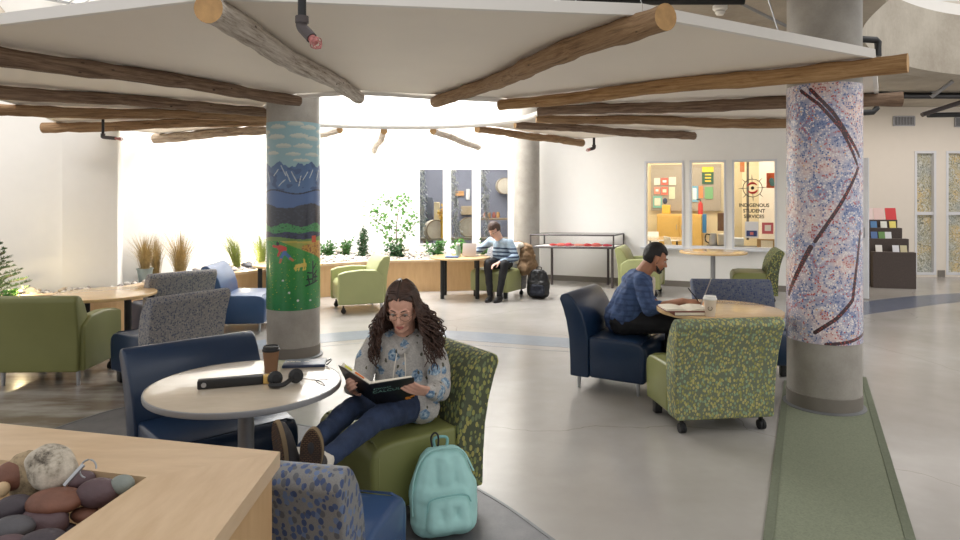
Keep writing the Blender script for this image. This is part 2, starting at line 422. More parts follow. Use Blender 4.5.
WH = 5.4
# back wall with three garden windows
class _W: pass
tmp = _W(); tmp.location = V((-3.5, 13.2, 0)); tmp.rotation_euler = V((0, 0, 0))
gw = [(on_wall(tmp, a), on_wall(tmp, b), 0.60, 2.13) for a, b in ((418.5, 444), (450, 473), (479.5, 509))]
wall_back = wall_line('wall_back', (-3.5, 13.2), (1.1, 13.2), 0, WH, 0.14, M['white_wall'], gw)
wall_left = wall_line('wall_left', (-4.78, 8.2), (-3.5, 13.3), 0, WH, 0.14, M['white_wall'])
bm = BM(); prism(bm, [(-5.0, 7.9), (-4.46, 8.12), (-4.6, 8.5), (-5.1, 8.5)], 0, WH); struct('wall_left_pilaster', bm, M['white_wall'], smooth=False)
wall_line('wall_left_front', (-9, 6.9), (-5.0, 8.02), 0, WH, 0.14, M['white_wall'])
# office wall with three windows and the hall wall on the right
tmp.location = V((0.9, 12.6, 0)); OA = math.atan2(-1.8, 4.4); tmp.rotation_euler = V((0, 0, OA))
ow = [(on_wall(tmp, a), on_wall(tmp, b)) for a, b in ((644.5, 684), (689.5, 726), (732, 777))]
OH = [(a, b, 0.68, 2.2) for a, b in ow]
wall_office = wall_line('wall_office', (0.9, 12.6), (5.3, 10.8), 0, WH, 0.14, M['white_wall'], OH)
wall_line('wall_back_return', (1.08, 13.3), (0.95, 12.6), 0, WH, 0.12, M['white_wall'])
tmp.location = V((5.6, 12.9, 0)); tmp.rotation_euler = V((0, 0, 0))
hw = [(on_wall(tmp, a), on_wall(tmp, b), 0.04, 2.46) for a, b in ((914.5, 936), (946, 968))]
wall_right = wall_line('wall_right', (5.6, 12.9), (13, 12.9), 0, WH, 0.14, M['warm_wall'], hw)
wall_line('wall_right_return', (5.3, 10.85), (5.62, 12.95), 0, WH, 0.14, M['warm_wall'])
# baseboards
def baseboard(name, wall, s0, s1, h=0.1):
    bm = BM(); box(bm, ((s0+s1)/2, -0.009, h/2), (s1-s0, 0.016, h)); o = struct(name, bm, M['base_grey'], smooth=False)
    o.location = wall.location; o.rotation_euler = wall.rotation_euler
baseboard('baseboard_office', wall_office, 0.35, 4.8)
baseboard('baseboard_right', wall_right, 0.02, hw[0][0]-0.05)
baseboard('baseboard_right_pier', wall_right, hw[0][1]+0.03, hw[1][0]-0.03, 0.13)
# windows
def window(name, wall, h, fm, pm, fw=0.05, mull=None, depth=0.14):
    s0, s1, za, zb = h; bm = BM(); d = depth
    for (c, s) in ((((s0+fw/2), d/2, (za+zb)/2), (fw, d+0.02, zb-za)), (((s1-fw/2), d/2, (za+zb)/2), (fw, d+0.02, zb-za)),
                   (((s0+s1)/2, d/2, zb-fw/2), (s1-s0-2*fw, d+0.02, fw)), (((s0+s1)/2, d/2, za+fw/2), (s1-s0-2*fw, d+0.02, fw))):
        box(bm, c, s)
    if mull: box(bm, ((s0+s1)/2, d/2, mull), (s1-s0-2*fw, d*0.8, 0.06))
    f = struct(name, bm, fm, smooth=False); f.location = wall.location; f.rotation_euler = wall.rotation_euler
    bm = BM(); box(bm, ((s0+s1)/2, d*0.5, (za+zb)/2), (s1-s0-2*fw, 0.008, zb-za-2*fw)); mk('pane', bm, pm, f, False)
    return f
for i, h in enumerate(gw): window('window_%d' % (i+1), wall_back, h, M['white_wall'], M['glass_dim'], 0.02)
for i, h in enumerate(OH): window('window_%d' % (i+4), wall_office, h, M['frame_grey'], M['glass'], 0.035)
# etched glass
m, nt, b = newmat('frosted'); v = coords(nt, (1, 1, 1)); v2 = N(nt, 'ShaderNodeVectorMath', operation='ADD')
ns = N(nt, 'ShaderNodeTexNoise'); ns.inputs['Scale'].default_value = 5; nt.links.new(v, ns.inputs['Vector'])
nt.links.new(v, v2.inputs[0]); nt.links.new(ns.outputs['Color'], v2.inputs[1])
vv = vor(nt, v2.outputs[0], 9, 'DISTANCE_TO_EDGE'); base = ramp(nt, noi(nt, v, 2.2, 2), [(0.35, srgb(168, 172, 166)), (0.5, srgb(186, 180, 152)), (0.62, srgb(212, 190, 140))])
fine = noi(nt, v2.outputs[0], 14, 4)
c = mix(nt, mth(nt, 'LESS_THAN', vv.outputs['Distance'], 0.05), base, srgb(120, 122, 108))
c = mix(nt, mth(nt, 'GREATER_THAN', fine, 0.56), c, srgb(206, 206, 196))
nt.links.new(c, b.inputs['Base Color']); b.inputs['Roughness'].default_value = 0.25
M['frosted'] = m
for i, h in enumerate(hw): window('window_%d' % (i+7), wall_right, h, M['frame_grey'], M['frosted'], 0.045, mull=1.24)
# office sill
bm = BM(); s0, s1 = ow[0][0]-0.06, ow[2][1]+0.2
box(bm, ((s0+s1)/2, -0.03, 0.665), (s1-s0, 0.08, 0.03)); o = struct('trim_1', bm, M['frame_grey']); o.location = wall_office.location; o.rotation_euler = wall_office.rotation_euler
# open door seen edge-on, with lever handle
d0, d1 = V((5.36, 10.78, 0)), V((5.96, 10.12, 0)); dv = (d1-d0); a = math.atan2(dv.y, dv.x)
bm = BM(); box(bm, (dv.length/2, 0, 1.09), (dv.length, 0.045, 2.16)); do = struct('door_1', bm, M['frame_grey']); do.location = d0; do.rotation_euler = (0, 0, a)
bm = BM(); tube(bm, [(dv.length-0.07, 0.02, 1.02), (dv.length-0.07, 0.07, 1.02), (dv.length-0.19, 0.075, 1.02)], 0.011)
tube(bm, [(dv.length-0.07, -0.02, 1.02), (dv.length-0.07, -0.07, 1.02), (dv.length-0.19, -0.075, 1.02)], 0.011)
box(bm, (dv.length-0.07, 0, 1.02), (0.05, 0.06, 0.16), 0.005); mk('door_handle', bm, M['steel'], do)
# ceiling slab with a curved beam round the atrium opening
edge = catmull([(1.5, 1.0, 0), (2.9, 2.2, 0), (3.1, 4.0, 0), (3.45, 5.6, 0), (3.94, 6.8, 0), (5.0, 8.05, 0), (6.5, 8.98, 0), (8.6, 9.4, 0), (13.5, 9.5, 0)], 8)
poly = [(p.x, p.y) for p in offset(edge, 0.12)]+[(13.5, 16.0), (1.3, 16.0), (1.3, 12.2), (0.95, 8.0), (0.6, 4.5), (0.9, 1.0)]
bm = BM(); prism(bm, poly, 3.32, 3.6); struct('ceiling', bm, M['ceil_conc'], smooth=False)
bm = BM(); strip(bm, edge, offset(edge, 0.3), 3.24, 4.05); struct('ceiling_beam', bm, M['ceil_conc'], smooth=math.radians(30))
bm = BM(); e2 = offset(edge, -0.02); strip(bm, offset(edge, 0.0), offset(edge, 0.2), 4.05, 4.2); struct('trim_2', bm, M['fascia'])
bm = BM(); prism(bm, [(-9, 3.2), (-3.9, 3.2), (-4.9, 6.4), (-5.6, 7.8), (-9, 7.8)], 3.5, 3.75); struct('ceiling_left', bm, M['ceil_conc'], smooth=False)
# floor inlays
arc = catmull([(-3.3, 6.2, 0), (-2.8, 6.7, 0), (-2.2, 7.15, 0), (-1.2, 7.6, 0), (-0.34, 7.55, 0), (0.97, 7.15, 0), (2.0, 6.9, 0)], 10)
bm = BM(); strip(bm, offset(arc, -0.24), offset(arc, 0.22), -0.02, 0.0015); struct('trim_3', bm, M['band_pale'])
bm = BM(); l = offset(arc, -0.42); strip(bm, l, offset(l, 0.02), -0.02, 0.001); struct('trim_4', bm, M['grout'])
riv = catmull([(2.6, 6.6, 0), (3.4, 7.6, 0), (4.2, 8.55, 0), (5.5, 9.35, 0), (7.7, 10.35, 0), (12, 11.2, 0)], 10)
bm = BM(); strip(bm, offset(riv, -0.3), offset(riv, 0.35), -0.02, 0.002); struct('trim_5', bm, M['band'])
rug = catmull([(1.05, 1.6, 0), (0.78, 2.3, 0), (0.36, 3.04, 0), (0.02, 3.56, 0), (-0.6, 4.25, 0), (-1.6, 4.75, 0), (-2.55, 5.05, 0), (-2.95, 4.45, 0), (-3.2, 3.6, 0), (-3.1, 2.2, 0), (-1.8, 0.9, 0), (0.4, 0.8, 0)], 8)
bm = BM(); prism(bm, [(p.x, p.y) for p in rug], -0.03, 0.002); struct('floor_slate', bm, M['slate'], smooth=False)
bm = BM(); r2 = rug[:60]; strip(bm, r2, offset(r2, 0.018), -0.02, 0.004); struct('trim_6', bm, M['grout'])
# carpet runner under the right column
def rn(px, py): return FL(px, py)
bm = BM(); k = V((0.447, 0.894, 0)); a0 = FL(769, 540); b0 = FL(910, 540)
L = [a0-k*2.2, a0, FL(785, 398)+k*0.5]; R_ = [b0-k*2.2, b0, FL(865, 384)+k*0.2]
prism(bm, [L[0][:2], R_[0][:2], R_[2][:2], L[2][:2]], 0.0005, 0.008)
run = mkt('carpet_runner', bm, M['carpet_green'], 'long grey green carpet runner on the concrete floor under the dotted column', 'carpet', smooth=False)
for A, B in ((L[0], L[2]), (R_[0], R_[2])):
    bm = BM(); d = (B-A).normalized(); s = V((-d.y, d.x, 0))*0.022
    prism(bm, [(A-s)[:2], (B-s)[:2], (B+s)[:2], (A+s)[:2]], 0.001, 0.012); mkw('edge_strip', bm, M['carpet_edge'], run, False)

# ================================================================ COLUMNS
def column(c, r, zt, label, zm0, zm1, mural, base=True, group=None):
    t = thing('column', label, 'column', (c[0], c[1], 0), 0, group)
    bm = BM(); lathe(bm, [(r, 0.0), (r, zt)], seg=64); mk('shaft', bm, M['col_conc'], t)
    if base:
        bm = BM(); lathe(bm, [(r+0.004, 0.012), (r+0.006, 0.115), (r+0.001, 0.118)], seg=64); mk('base_band', bm, M['base_grey'], t)
        bm = BM(); lathe(bm, [(r+0.03, 0.002), (r+0.03, 0.012), (r+0.004, 0.02)], seg=64); mk('floor_ring', bm, M['grout'], t)
    if mural: mural(t, c, r, zm0, zm1)
    return t
def noise2(x, y, s, seed=0.0): return noise.noise(V((x*s, y*s, seed)))
def landscape(t, c, r, z0, z1):
    """painted mountain landscape: colours belong to the print wrapped round the shaft"""
    NA, NZ = 300, 330; R = r+0.004; face = math.atan2(-c[1], -c[0])
    C = lambda *a: srgb(*a)[:3]
    def seg(px, py, ax, ay, bx, by):
        dx, dy = bx-ax, by-ay; tt = max(0, min(1, ((px-ax)*dx+(py-ay)*dy)/(dx*dx+dy*dy))); return math.hypot(px-ax-tt*dx, py-ay-tt*dy)
    def colour(u, y):
        # u: -40..40 across the front (arc), y: 122..310 down
        if y < 176:
            col = C(142, 176, 184)
            for (cx, cy, ww, hh) in ((-16, 128, 9, 3), (2, 125, 8, 3), (16, 128, 9, 3), (-18, 138, 10, 3.4), (6, 137, 9, 3.2), (20, 139, 9, 3), (-10, 147, 8, 3), (10, 147, 10, 3.2), (-22, 154, 8, 2.6), (0, 155, 7, 2.4), (20, 155, 9, 2.6), (8, 161, 9, 2), (-35, 133, 9, 3), (34, 131, 8, 3), (-36, 148, 9, 3), (36, 146, 9, 3)):
                e = ((u-cx)/ww)**2+((y-cy)/(hh if y < cy else hh*0.5))**2
                if e < 1+0.5*noise2(u, y, 0.5): col = C(192, 198, 188) if y < cy else C(174, 186, 182)
        else: col = None
        ridge = 168-6*math.exp(-((u+14)/6)**2)-4*math.exp(-((u-6)/5)**2)-6*math.exp(-((u-18)/6)**2)-5*math.exp(-((u+34)/7)**2)-5*math.exp(-((u-36)/6)**2)+2*noise2(u, 0, 0.35)
        if y > ridge:
            f = min(1, (y-ridge)/34); col = tuple(a*(1-f)+b*f for a, b in zip(C(66, 98, 142), C(84, 118, 166)))
            if noise2(u*0.6, y, 0.22, 3) > 0.25: col = C(56, 84, 128)
            for (ax, ay, bx, by) in ((-12, 166, -7, 176), (-7, 172, -3, 182), (-15, 170, -20, 176), (-2, 172, 3, 182), (7, 176, 5, 186), (14, 172, 9, 180), (20, 170, 16, 178), (-8, 180, -14, 186), (30, 170, 26, 180), (-30, 172, -26, 182)):
                if seg(u, y, ax, ay, bx, by) < 0.42: col = C(188, 198, 204)
        l1 = 192+2.0*math.sin(u*0.13+1.2)
        if abs(y-l1) < 0.7: col = C(30, 44, 66)
        if y > l1+0.7: col = C(76, 106, 158)
        l2 = 206+2.2*math.sin(u*0.12+2.6)+0.8*noise2(u, 5, 0.3)
        if y > l2: col = C(40, 44, 58) if noise2(u, y*2, 0.3, 1) < 0.2 else C(52, 56, 72)
        l3 = 225+1.8*math.sin(u*0.2)+noise2(u, 9, 0.4)
        if y > l3:
            col = C(62, 142, 78)
            if noise2(u, y, 0.6, 4) > 0.28: col = C(30, 80, 50)
        l4 = 232.5+0.8*math.sin(u*0.25)
        if y > l4: col = C(44, 50, 84) if noise2(u, y*3, 0.3, 2) < 0.1 else C(30, 36, 54)
        l5 = 238+1.4*math.sin(u*0.11+0.5)
        if y > l5: col = C(106, 142, 62)
        # farm fields on the right
        l6 = 241+0.02*u
        if y > l6 and u > -18: col = C(190, 170, 74)
        if y > 242.5+0.10*max(0, u) and u > -14: col = C(150, 160, 64)
        if y > 247-0.15*u and u > 8: col = C(196, 150, 62) if noise2(u, y, 0.5, 7) < 0.15 else C(150, 94, 48)
        hill = 240.5+0.42*max(0, u+14) if u > -14 else 240.5-0.03*(u+14)
        if y > hill:
            f = min(1, (y-hill)/65); col = tuple(a*(1-f)+b*f for a, b in zip(C(62, 150, 60), C(36, 126, 70)))
            if noise2(u, y, 1.6, 6) > 0.32: col = C(40, 120, 56)
            if noise2(u, y, 0.9, 8) > 0.6: col = C(214, 206, 70)
        # barn
        if 19 < u < 25 and 236 < y < 243: col = C(200, 80, 48)
        # running child in a red jumper
        if seg(u, y, -13, 247.5, -9, 249) < 3.0 or seg(u, y, -13, 247, -21, 246) < 1.2 or seg(u, y, -12, 249, -15, 255) < 1.3: col = C(206, 62, 46)
        if seg(u, y, -9, 252, -12, 258) < 1.5 or seg(u, y, -8, 252, -3, 258) < 1.6: col = C(72, 118, 176)
        if seg(u, y, -12, 259, -13, 262) < 1.2 or seg(u, y, -3, 258, -0.5, 260) < 1.1: col = C(196, 120, 78)
        if math.hypot(u+15.5, y-243.5) < 1.9: col = C(34, 28, 30)
        # yellow dog
        if seg(u, y, 3, 266, 11, 264.5) < 1.9 or seg(u, y, 1.5, 268, 3, 266) < 1.3 or seg(u, y, 11, 264, 10, 259.5) < 0.8: col = C(214, 190, 88)
        for lx in (3, 5.5, 10, 12):
            if seg(u, y, lx, 266, lx-0.8, 270) < 0.7: col = C(214, 190, 88)
        # black bush
        for (ax, ay, bx, by) in ((20, 284, 20, 262), (20, 284, 12, 286), (20, 280, 13, 280), (20, 277, 26, 272), (20, 274, 14, 273), (20, 284, 27, 282), (20, 270, 25, 265), (16, 284, 14, 276), (23, 283, 24, 276), (20, 278, 27, 278)):
            if seg(u, y, ax, ay, bx, by) < 0.8: col = C(22, 38, 34)
        for (cx, cy) in ((-10, 280), (17, 301), (-4, 292), (4, 300)):
            if math.hypot(u-cx, (y-cy)*1.4) < 1.3: col = C(224, 224, 216)
        return col
    bm = BM(); lay = bm.loops.layers.float_color.new('paint'); rows = []
    for j in range(NZ+1):
        z = z0+(z1-z0)*j/NZ
        rows.append([bm.verts.new((R*math.cos(face+2*PI*i/NA), R*math.sin(face+2*PI*i/NA), z)) for i in range(NA)])
    vc = [[None]*NA for _ in range(NZ+1)]
    for j in range(NZ+1):
        y = 310-(310-122)*j/NZ
        for i in range(NA):
            a = 2*PI*i/NA; a = a-2*PI if a > PI else a
            if abs(a) > PI*0.62: vc[j][i] = vc[j][(NA-i) % NA] if vc[j][(NA-i) % NA] else colour(40*(1 if a > 0 else -1)*(PI-abs(a))/(PI*0.38), y); continue
            vc[j][i] = colour(a*26.0, y)
    for j in range(NZ):
        for i in range(NA):
            k2 = (i+1) % NA; f = bm.faces.new((rows[j][i], rows[j][k2], rows[j+1][k2], rows[j+1][i]))
            for lp, cc in zip(f.loops, (vc[j][i], vc[j][k2], vc[j+1][k2], vc[j+1][i])): lp[lay] = (*cc, 1)
    m, nt, b = newmat('landscape_print'); at = N(nt, 'ShaderNodeVertexColor'); at.layer_name = 'paint'
    nt.links.new(at.outputs[0], b.inputs['Base Color']); b.inputs['Roughness'].default_value = 0.35; b.inputs['Coat Weight'].default_value = 0.5; b.inputs['Coat Roughness'].default_value = 0.12
    mk('mural', bm, m, t, True)
def dots(t, c, r, z0, z1):
    """dotted swirl painting printed round the shaft, drawn with nodes in arc coordinates"""
    NA = 96; R = r+0.004; face = math.atan2(-c[1], -c[0]); bm = BM(); uvl = bm.loops.layers.uv.new('arc')
    lo = [bm.verts.new((R*math.cos(face+2*PI*i/NA), R*math.sin(face+2*PI*i/NA), z0)) for i in range(NA)]
    hi = [bm.verts.new((R*math.cos(face+2*PI*i/NA), R*math.sin(face+2*PI*i/NA), z1)) for i in range(NA)]
    for i in range(NA):
        k = (i+1) % NA; f = bm.faces.new((lo[i], lo[k], hi[k], hi[i]))
        ua = i if i < NA/2 else i-NA
        for lp, (u, zz) in zip(f.loops, ((ua, z0), (ua+1, z0), (ua+1, z1), (ua, z1))): lp[uvl].uv = (u*2*PI/NA*R, zz)
    m, nt, b = newmat('dot_print'); uv = N(nt, 'ShaderNodeUVMap'); uv.uv_map = 'arc'; P0 = uv.outputs[0]
    ns = N(nt, 'ShaderNodeTexNoise'); ns.inputs['Scale'].default_value = 3.2; ns.inputs['Detail'].default_value = 1; nt.links.new(P0, ns.inputs['Vector'])
    wv = N(nt, 'ShaderNodeVectorMath', operation='MULTIPLY_ADD'); nt.links.new(ns.outputs['Color'], wv.inputs[0]); wv.inputs[1].default_value = (0.16, 0.16, 0); nt.links.new(P0, wv.inputs[2])
    sm = vor(nt, P0, 72, rnd=0.8); s3 = N(nt, 'ShaderNodeSeparateColor'); nt.links.new(sm.outputs['Color'], s3.inputs[0])
    nt.links.new(sm.outputs['Position'], ns.inputs['Vector']); nt.links.new(sm.outputs['Position'], wv.inputs[2])
    big = vor(nt, wv.outputs[0], 5.4); cs = N(nt, 'ShaderNodeSeparateColor'); nt.links.new(big.outputs['Color'], cs.inputs[0])
    ring = mth(nt, 'FRACT', mth(nt, 'ADD', mth(nt, 'MULTIPLY', big.outputs['Distance'], 2.1), cs.outputs[0]))
    rc = ramp(nt, ring, [(0, srgb(240, 232, 230)), (0.30, srgb(84, 104, 156)), (0.55, srgb(236, 220, 216)), (0.80, srgb(184, 90, 86))], 'CONSTANT')
    tone = ramp(nt, noi(nt, P0, 2.6, 2), [(0.36, srgb(120, 136, 180)), (0.48, srgb(190, 188, 206)), (0.62, srgb(226, 200, 196))])
    c1 = mix(nt, 0.85, rc, tone)
    dm = mth(nt, 'LESS_THAN', sm.outputs['Distance'], 0.44)
    dc = ramp(nt, s3.outputs[1], [(0, srgb(238, 232, 228)), (0.3, srgb(66, 92, 150)), (0.5, srgb(236, 226, 220)), (0.68, srgb(190, 78, 70)), (0.8, srgb(120, 150, 196)), (0.93, srgb(232, 180, 110))], 'CONSTANT')
    c2 = mix(nt, dm, c1, mix(nt, mth(nt, 'LESS_THAN', s3.outputs[2], 0.12), rc, dc))
    sp = N(nt, 'ShaderNodeSeparateXYZ'); nt.links.new(P0, sp.inputs[0])
    U, Z = sp.outputs[0], sp.outputs[1]
    def stroke(cur, pts, wd):
        for (a, bb) in zip(pts, pts[1:]):
            ax, az = a; bx, bz = bb; dx, dz = bx-ax, bz-az; L2 = dx*dx+dz*dz
            tt = mth(nt, 'DIVIDE', mth(nt, 'ADD', mth(nt, 'MULTIPLY', mth(nt, 'SUBTRACT', U, ax), dx), mth(nt, 'MULTIPLY', mth(nt, 'SUBTRACT', Z, az), dz)), L2, clamp=True)
            ex = mth(nt, 'SUBTRACT', U, mth(nt, 'MULTIPLY_ADD', tt, dx, ax)); ez = mth(nt, 'SUBTRACT', Z, mth(nt, 'MULTIPLY_ADD', tt, dz, az))
            d = mth(nt, 'SQRT', mth(nt, 'ADD', mth(nt, 'MULTIPLY', ex, ex), mth(nt, 'MULTIPLY', ez, ez)))
            inn = mth(nt, 'LESS_THAN', d, wd)
            dk = mix(nt, mth(nt, 'LESS_THAN', sm.outputs['Distance'], 0.36), srgb(58, 30, 40), mix(nt, s3.outputs[0], srgb(196, 78, 58), srgb(70, 40, 52)))
            cur = mix(nt, inn, cur, dk)
        return cur
    kp = lambda px, py: (math.asin(max(-1, min(1, (px-824)/36.5)))*R, CH-(py-HOR)*4.78/FPX)
    c2 = stroke(c2, [kp(803, 88), kp(820, 104), kp(840, 130), kp(854, 164)], 0.012)
    c2 = stroke(c2, [kp(812, 88), kp(832, 112), kp(846, 136), kp(856, 156)], 0.013)
    c2 = stroke(c2, [kp(855, 168), kp(838, 206), kp(816, 242)], 0.013)
    c2 = stroke(c2, [kp(812, 248), kp(801, 272), kp(791, 299)], 0.018)
    c2 = stroke(c2, [kp(857, 232), kp(853, 272), kp(850, 300), kp(836, 318), kp(816, 334)], 0.014)
    c2 = stroke(c2, [kp(826, 345), kp(846, 342), kp(860, 336)], 0.012)
    nt.links.new(c2, b.inputs['Base Color']); b.inputs['Roughness'].default_value = 0.35; b.inputs['Coat Weight'].default_value = 0.5; b.inputs['Coat Roughness'].default_value = 0.1
    mk('mural', bm, m, t, True)
column((-1.865, 6.6), 0.257, 4.6, 'round concrete column wrapped with a painted mountain landscape above dark green field', 0.485, 2.31, landscape)
column((2.62, 5.03), 0.257, 3.4, 'round concrete column wrapped with red, white and blue dotted swirl artwork', 0.51, 2.42, dots)
column((0.86, 12.15), 0.235, 5.3, 'plain grey concrete column at the back, beside the garden windows', 0, 0, None, base=False)

# ================================================================ CANOPY OF LOGS AND FABRIC PANELS
# (inner px, inner py, z), (outer px, outer py, z) -> world ends; listed clockwise from the near left pole
LG = [
 ('N', (299, 101, 2.46), None, (-3.42, 3.35, 2.46), 0.058, 'log_dark', 'dark weathered log pole under the canopy, nearest of those running out to the left edge'),
 ('A', (359, 98, 2.47), (208, 8, 2.46), None, 0.062, 'log_birch', 'pale weathered log pole at upper left, its sawn end near the top edge'),
 ('B', (435, 102, 2.46), (666, 17, 2.46), None, 0.062, 'log_brown', 'crooked brown log pole sloping up to its sawn end at top centre'),
 ('C', (500, 105, 2.44), (908, 63, 2.43), None, 0.056, 'log_honey', 'honey coloured log pole passing in front of the dotted column'),
 ('D', (538, 111, 2.46), (902, 99, 2.43), None, 0.056, 'log_dark', 'dark log pole passing just behind the dotted column below the honey one'),
 ('E', (536, 119, 2.45), (815, 124, 2.42), None, 0.054, 'log_brown', 'brown log pole ending behind the dotted column, lowest of those that reach it'),
 ('F', (515, 125, 2.45), (694, 136, 2.42), None, 0.050, 'log_dark', 'thin dark log pole ending above the office windows'),
 ('G', (477, 129, 2.45), (582, 143, 2.42), None, 0.052, 'log_brown', 'brown log pole at the far side of the ring, ending near the small pipe elbow'),
 ('H', (433, 131, 2.45), (478, 147, 2.44), None, 0.052, 'log_birch', 'short looking pale log pole above the garden windows'),
 ('I', (384, 131, 2.45), (374, 151, 2.43), None, 0.052, 'log_birch', 'pale log pole pointing straight away from the viewer at the far side of the ring'),
 ('O', (340, 130, 2.45), (288, 141, 2.42), None, 0.050, 'log_birch', 'pale log pole half hidden right behind the landscape column'),
 ('J', (300, 127, 2.44), (155, 138.5, 2.37), None, 0.060, 'log_grey', 'grey log pole ending furthest right of those against the left wall'),
 ('K', (290, 121, 2.43), (43, 128, 2.35), None, 0.052, 'log_brown', 'light brown log pole with its knobbly end in front of the left wall pilaster'),
 ('L', (284, 118, 2.44), (-1, 110, 2.38), None, 0.050, 'log_brown', 'brown log pole second lowest of those running to the left edge'),
 ('M', (266, 112, 2.45), None, (-4.5, 4.95, 2.45), 0.054, 'log_dark', 'dark brown log pole just under the nearest left one'),
]
logs = []
for (nm, i_, o_, ow_, r, mt, lab) in LG:
    pi_ = AY(i_[0], i_[1], FPX*(i_[2]-CH)/(HOR-i_[1]))
    po_ = V(ow_) if ow_ else AY(o_[0], o_[1], FPX*(o_[2]-CH)/(HOR-o_[1]))
    logs.append((nm, pi_, po_, r, mt, lab))
for q, (nm, a, b, r, mt, lab) in enumerate(logs):
    d = (b-a); L = d.length; d.normalize(); side = V((-d.y, d.x, 0)).normalized(); bm = BM()
    n = 40; pts = []; rs = []; rnd = random.Random(q)
    ph1, ph2 = rnd.random()*6, rnd.random()*6; bend = {'B': 0.07}.get(nm, 0.02)
    for k in range(n+1):
        s = k/n; off = bend*math.sin(s*2*PI+ph1*(0 if nm == 'B' else 1))*math.sin(s*PI)
        pts.append(V((s*L, off, 0.012*math.sin(s*9+ph2)*math.sin(s*PI)))); rs.append(r*(0.86+0.24*s)*(1+0.05*math.sin(s*37+ph1)+0.04*math.sin(s*71+ph2)))
    rings = tube(bm, pts, rs, 18, True, 0, 1)
    for rg in rings:
        for v in rg: v.co += V((0, 1, 0))*0.004*noise.noise(v.co*9)+V((0, 0, 1))*0.004*noise.noise(v.co*11+V((5, 5, 5)))
    # object frame: local z along the pole so the grain follows it
    bmesh.ops.rotate(bm, cent=(0, 0, 0), matrix=Matrix.Rotation(-PI/2, 3, 'Y'), verts=bm.verts)
    o = mk('log_pole', bm, [M[mt], M['log_cut']], None, math.radians(50)); tag(o, lab, 'log', 'log poles of the canopy')
    x, y = d, side; z = x.cross(y); R3 = Matrix((x, y, z)).transposed() @ Matrix.Rotation(PI/2, 3, 'Y')
    o.matrix_world = Matrix.Translation(a) @ R3.to_4x4()
can = thing('canopy', 'large off white fabric canopy of fan shaped panels above the log poles', 'canopy', (-0.65, 7.25, 2.5))
n = len(logs)
for q in range(n):
    n0, a0, b0, r0, _, _ = logs[q]; _, a1, b1, r1, _, _ = logs[(q+1) % n]
    if n0 in 'GHIO': continue
    up = V((0, 0, 0.062)); ef = lambda i: {0: 0.85, 1: 0.985}.get(i % n, 0.94)
    pts = [a0+(b0-a0)*0.015, a0+(b0-a0)*ef(q), a1+(b1-a1)*ef(q+1), a1+(b1-a1)*0.015]
    pts = [p+up for p in pts]; bm = BM(); th = 0.035
    lo = [bm.verts.new(p) for p in pts]; hi = [bm.verts.new(p+V((0, 0, th))) for p in pts]
    for qd in ((lo[0], lo[1], lo[2]), (lo[0], lo[2], lo[3]), (hi[0], hi[2], hi[1]), (hi[0], hi[3], hi[2])): bm.faces.new(qd)
    for i in range(4): bm.faces.new((lo[i], hi[i], hi[(i+1) % 4], lo[(i+1) % 4]))
    mkw('panel', bm, M['canopy'], can, False)
    # outer edge rail
    A, B = pts[1], pts[2]; ax = (B-A); Ln = ax.length; bm = BM()
    ob = frame((A+B)/2+V((0, 0, 0.02)), ax, V((-ax.y, ax.x, 0)))
    bb = BM(); vs = box(bb, (0, 0, 0), (Ln, 0.03, 0.06)); bmesh.ops.transform(bb, matrix=ob, verts=bb.verts)
    mkw('edge_rail', bb, M['fascia'], can, False); bm.free()
bm = BM(); tube(bm, catmull([p[1]+V((0, 0, 0.05)) for p in logs]+[logs[0][1]+V((0, 0, 0.05))], 6), 0.028, 10, True); mkw('inner_ring', bm, M['fascia'], can)
for (q, f) in ((1, 0.6), (2, 0.75), (3, 0.5), (3, 0.78), (4, 0.8)):
    a, b = logs[q][1], logs[q][2]; p = a+(b-a)*f+V((0, 0, 0.1)); bm = BM(); tube(bm, [p, p+V((-0.25 if q == 3 else 0, 0, 0.8))], 0.004, 6); mkw('hanger_wire', bm, M['steel'], can)
# ================================================================ SEATING
def prof_x(bm, prof, x0, x1, bev=0.02, flare=None):
    """(y,z) profile extruded along x, edges rounded"""
    b2 = BM()
    A = [b2.verts.new((x0, y, z)) for y, z in prof]; B = [b2.verts.new((x1, y, z)) for y, z in prof]
    n = len(prof); b2.faces.new(A); b2.faces.new(B[::-1])
    for i in range(n): b2.faces.new((A[i], B[i], B[(i+1) % n], A[(i+1) % n]))
    bmesh.ops.recalc_face_normals(b2, faces=b2.faces)
    if bev:
        es = [e for e in b2.edges if e.calc_face_angle(0) > math.radians(30)]
        bmesh.ops.bevel(b2, geom=es, offset=bev, segments=3, affect='EDGES', profile=0.5)
    if flare:
        for v in b2.verts: v.co.x *= flare(v.co.z)
    me = bpy.data.meshes.new('t'); b2.to_mesh(me); b2.free(); bm.from_mesh(me); bpy.data.meshes.remove(me)
def piping(bm, y, hw, z0, z1, r=0.006):
    k = 0.05
    pts = [(-hw, y, z0), (-hw, y, z1-k), (-hw+k*0.3, y, z1-k*0.3), (-hw+k, y, z1), (hw-k, y, z1), (hw-k*0.3, y, z1-k*0.3), (hw, y, z1-k), (hw, y, z0)]
    tube(bm, pts, r, 6)
def caster(bm, x, y):
    for s in (-0.012, 0.012):
        b2 = []; lathe_r = 0.032
        tube(bm, [(x+s-0.009, y, 0.033), (x+s+0.009, y, 0.033)], lathe_r, 16)
    tube(bm, [(x, y, 0.03), (x, y, 0.105)], 0.012, 8); box(bm, (x, y, 0.06), (0.02, 0.045, 0.03), 0.004)
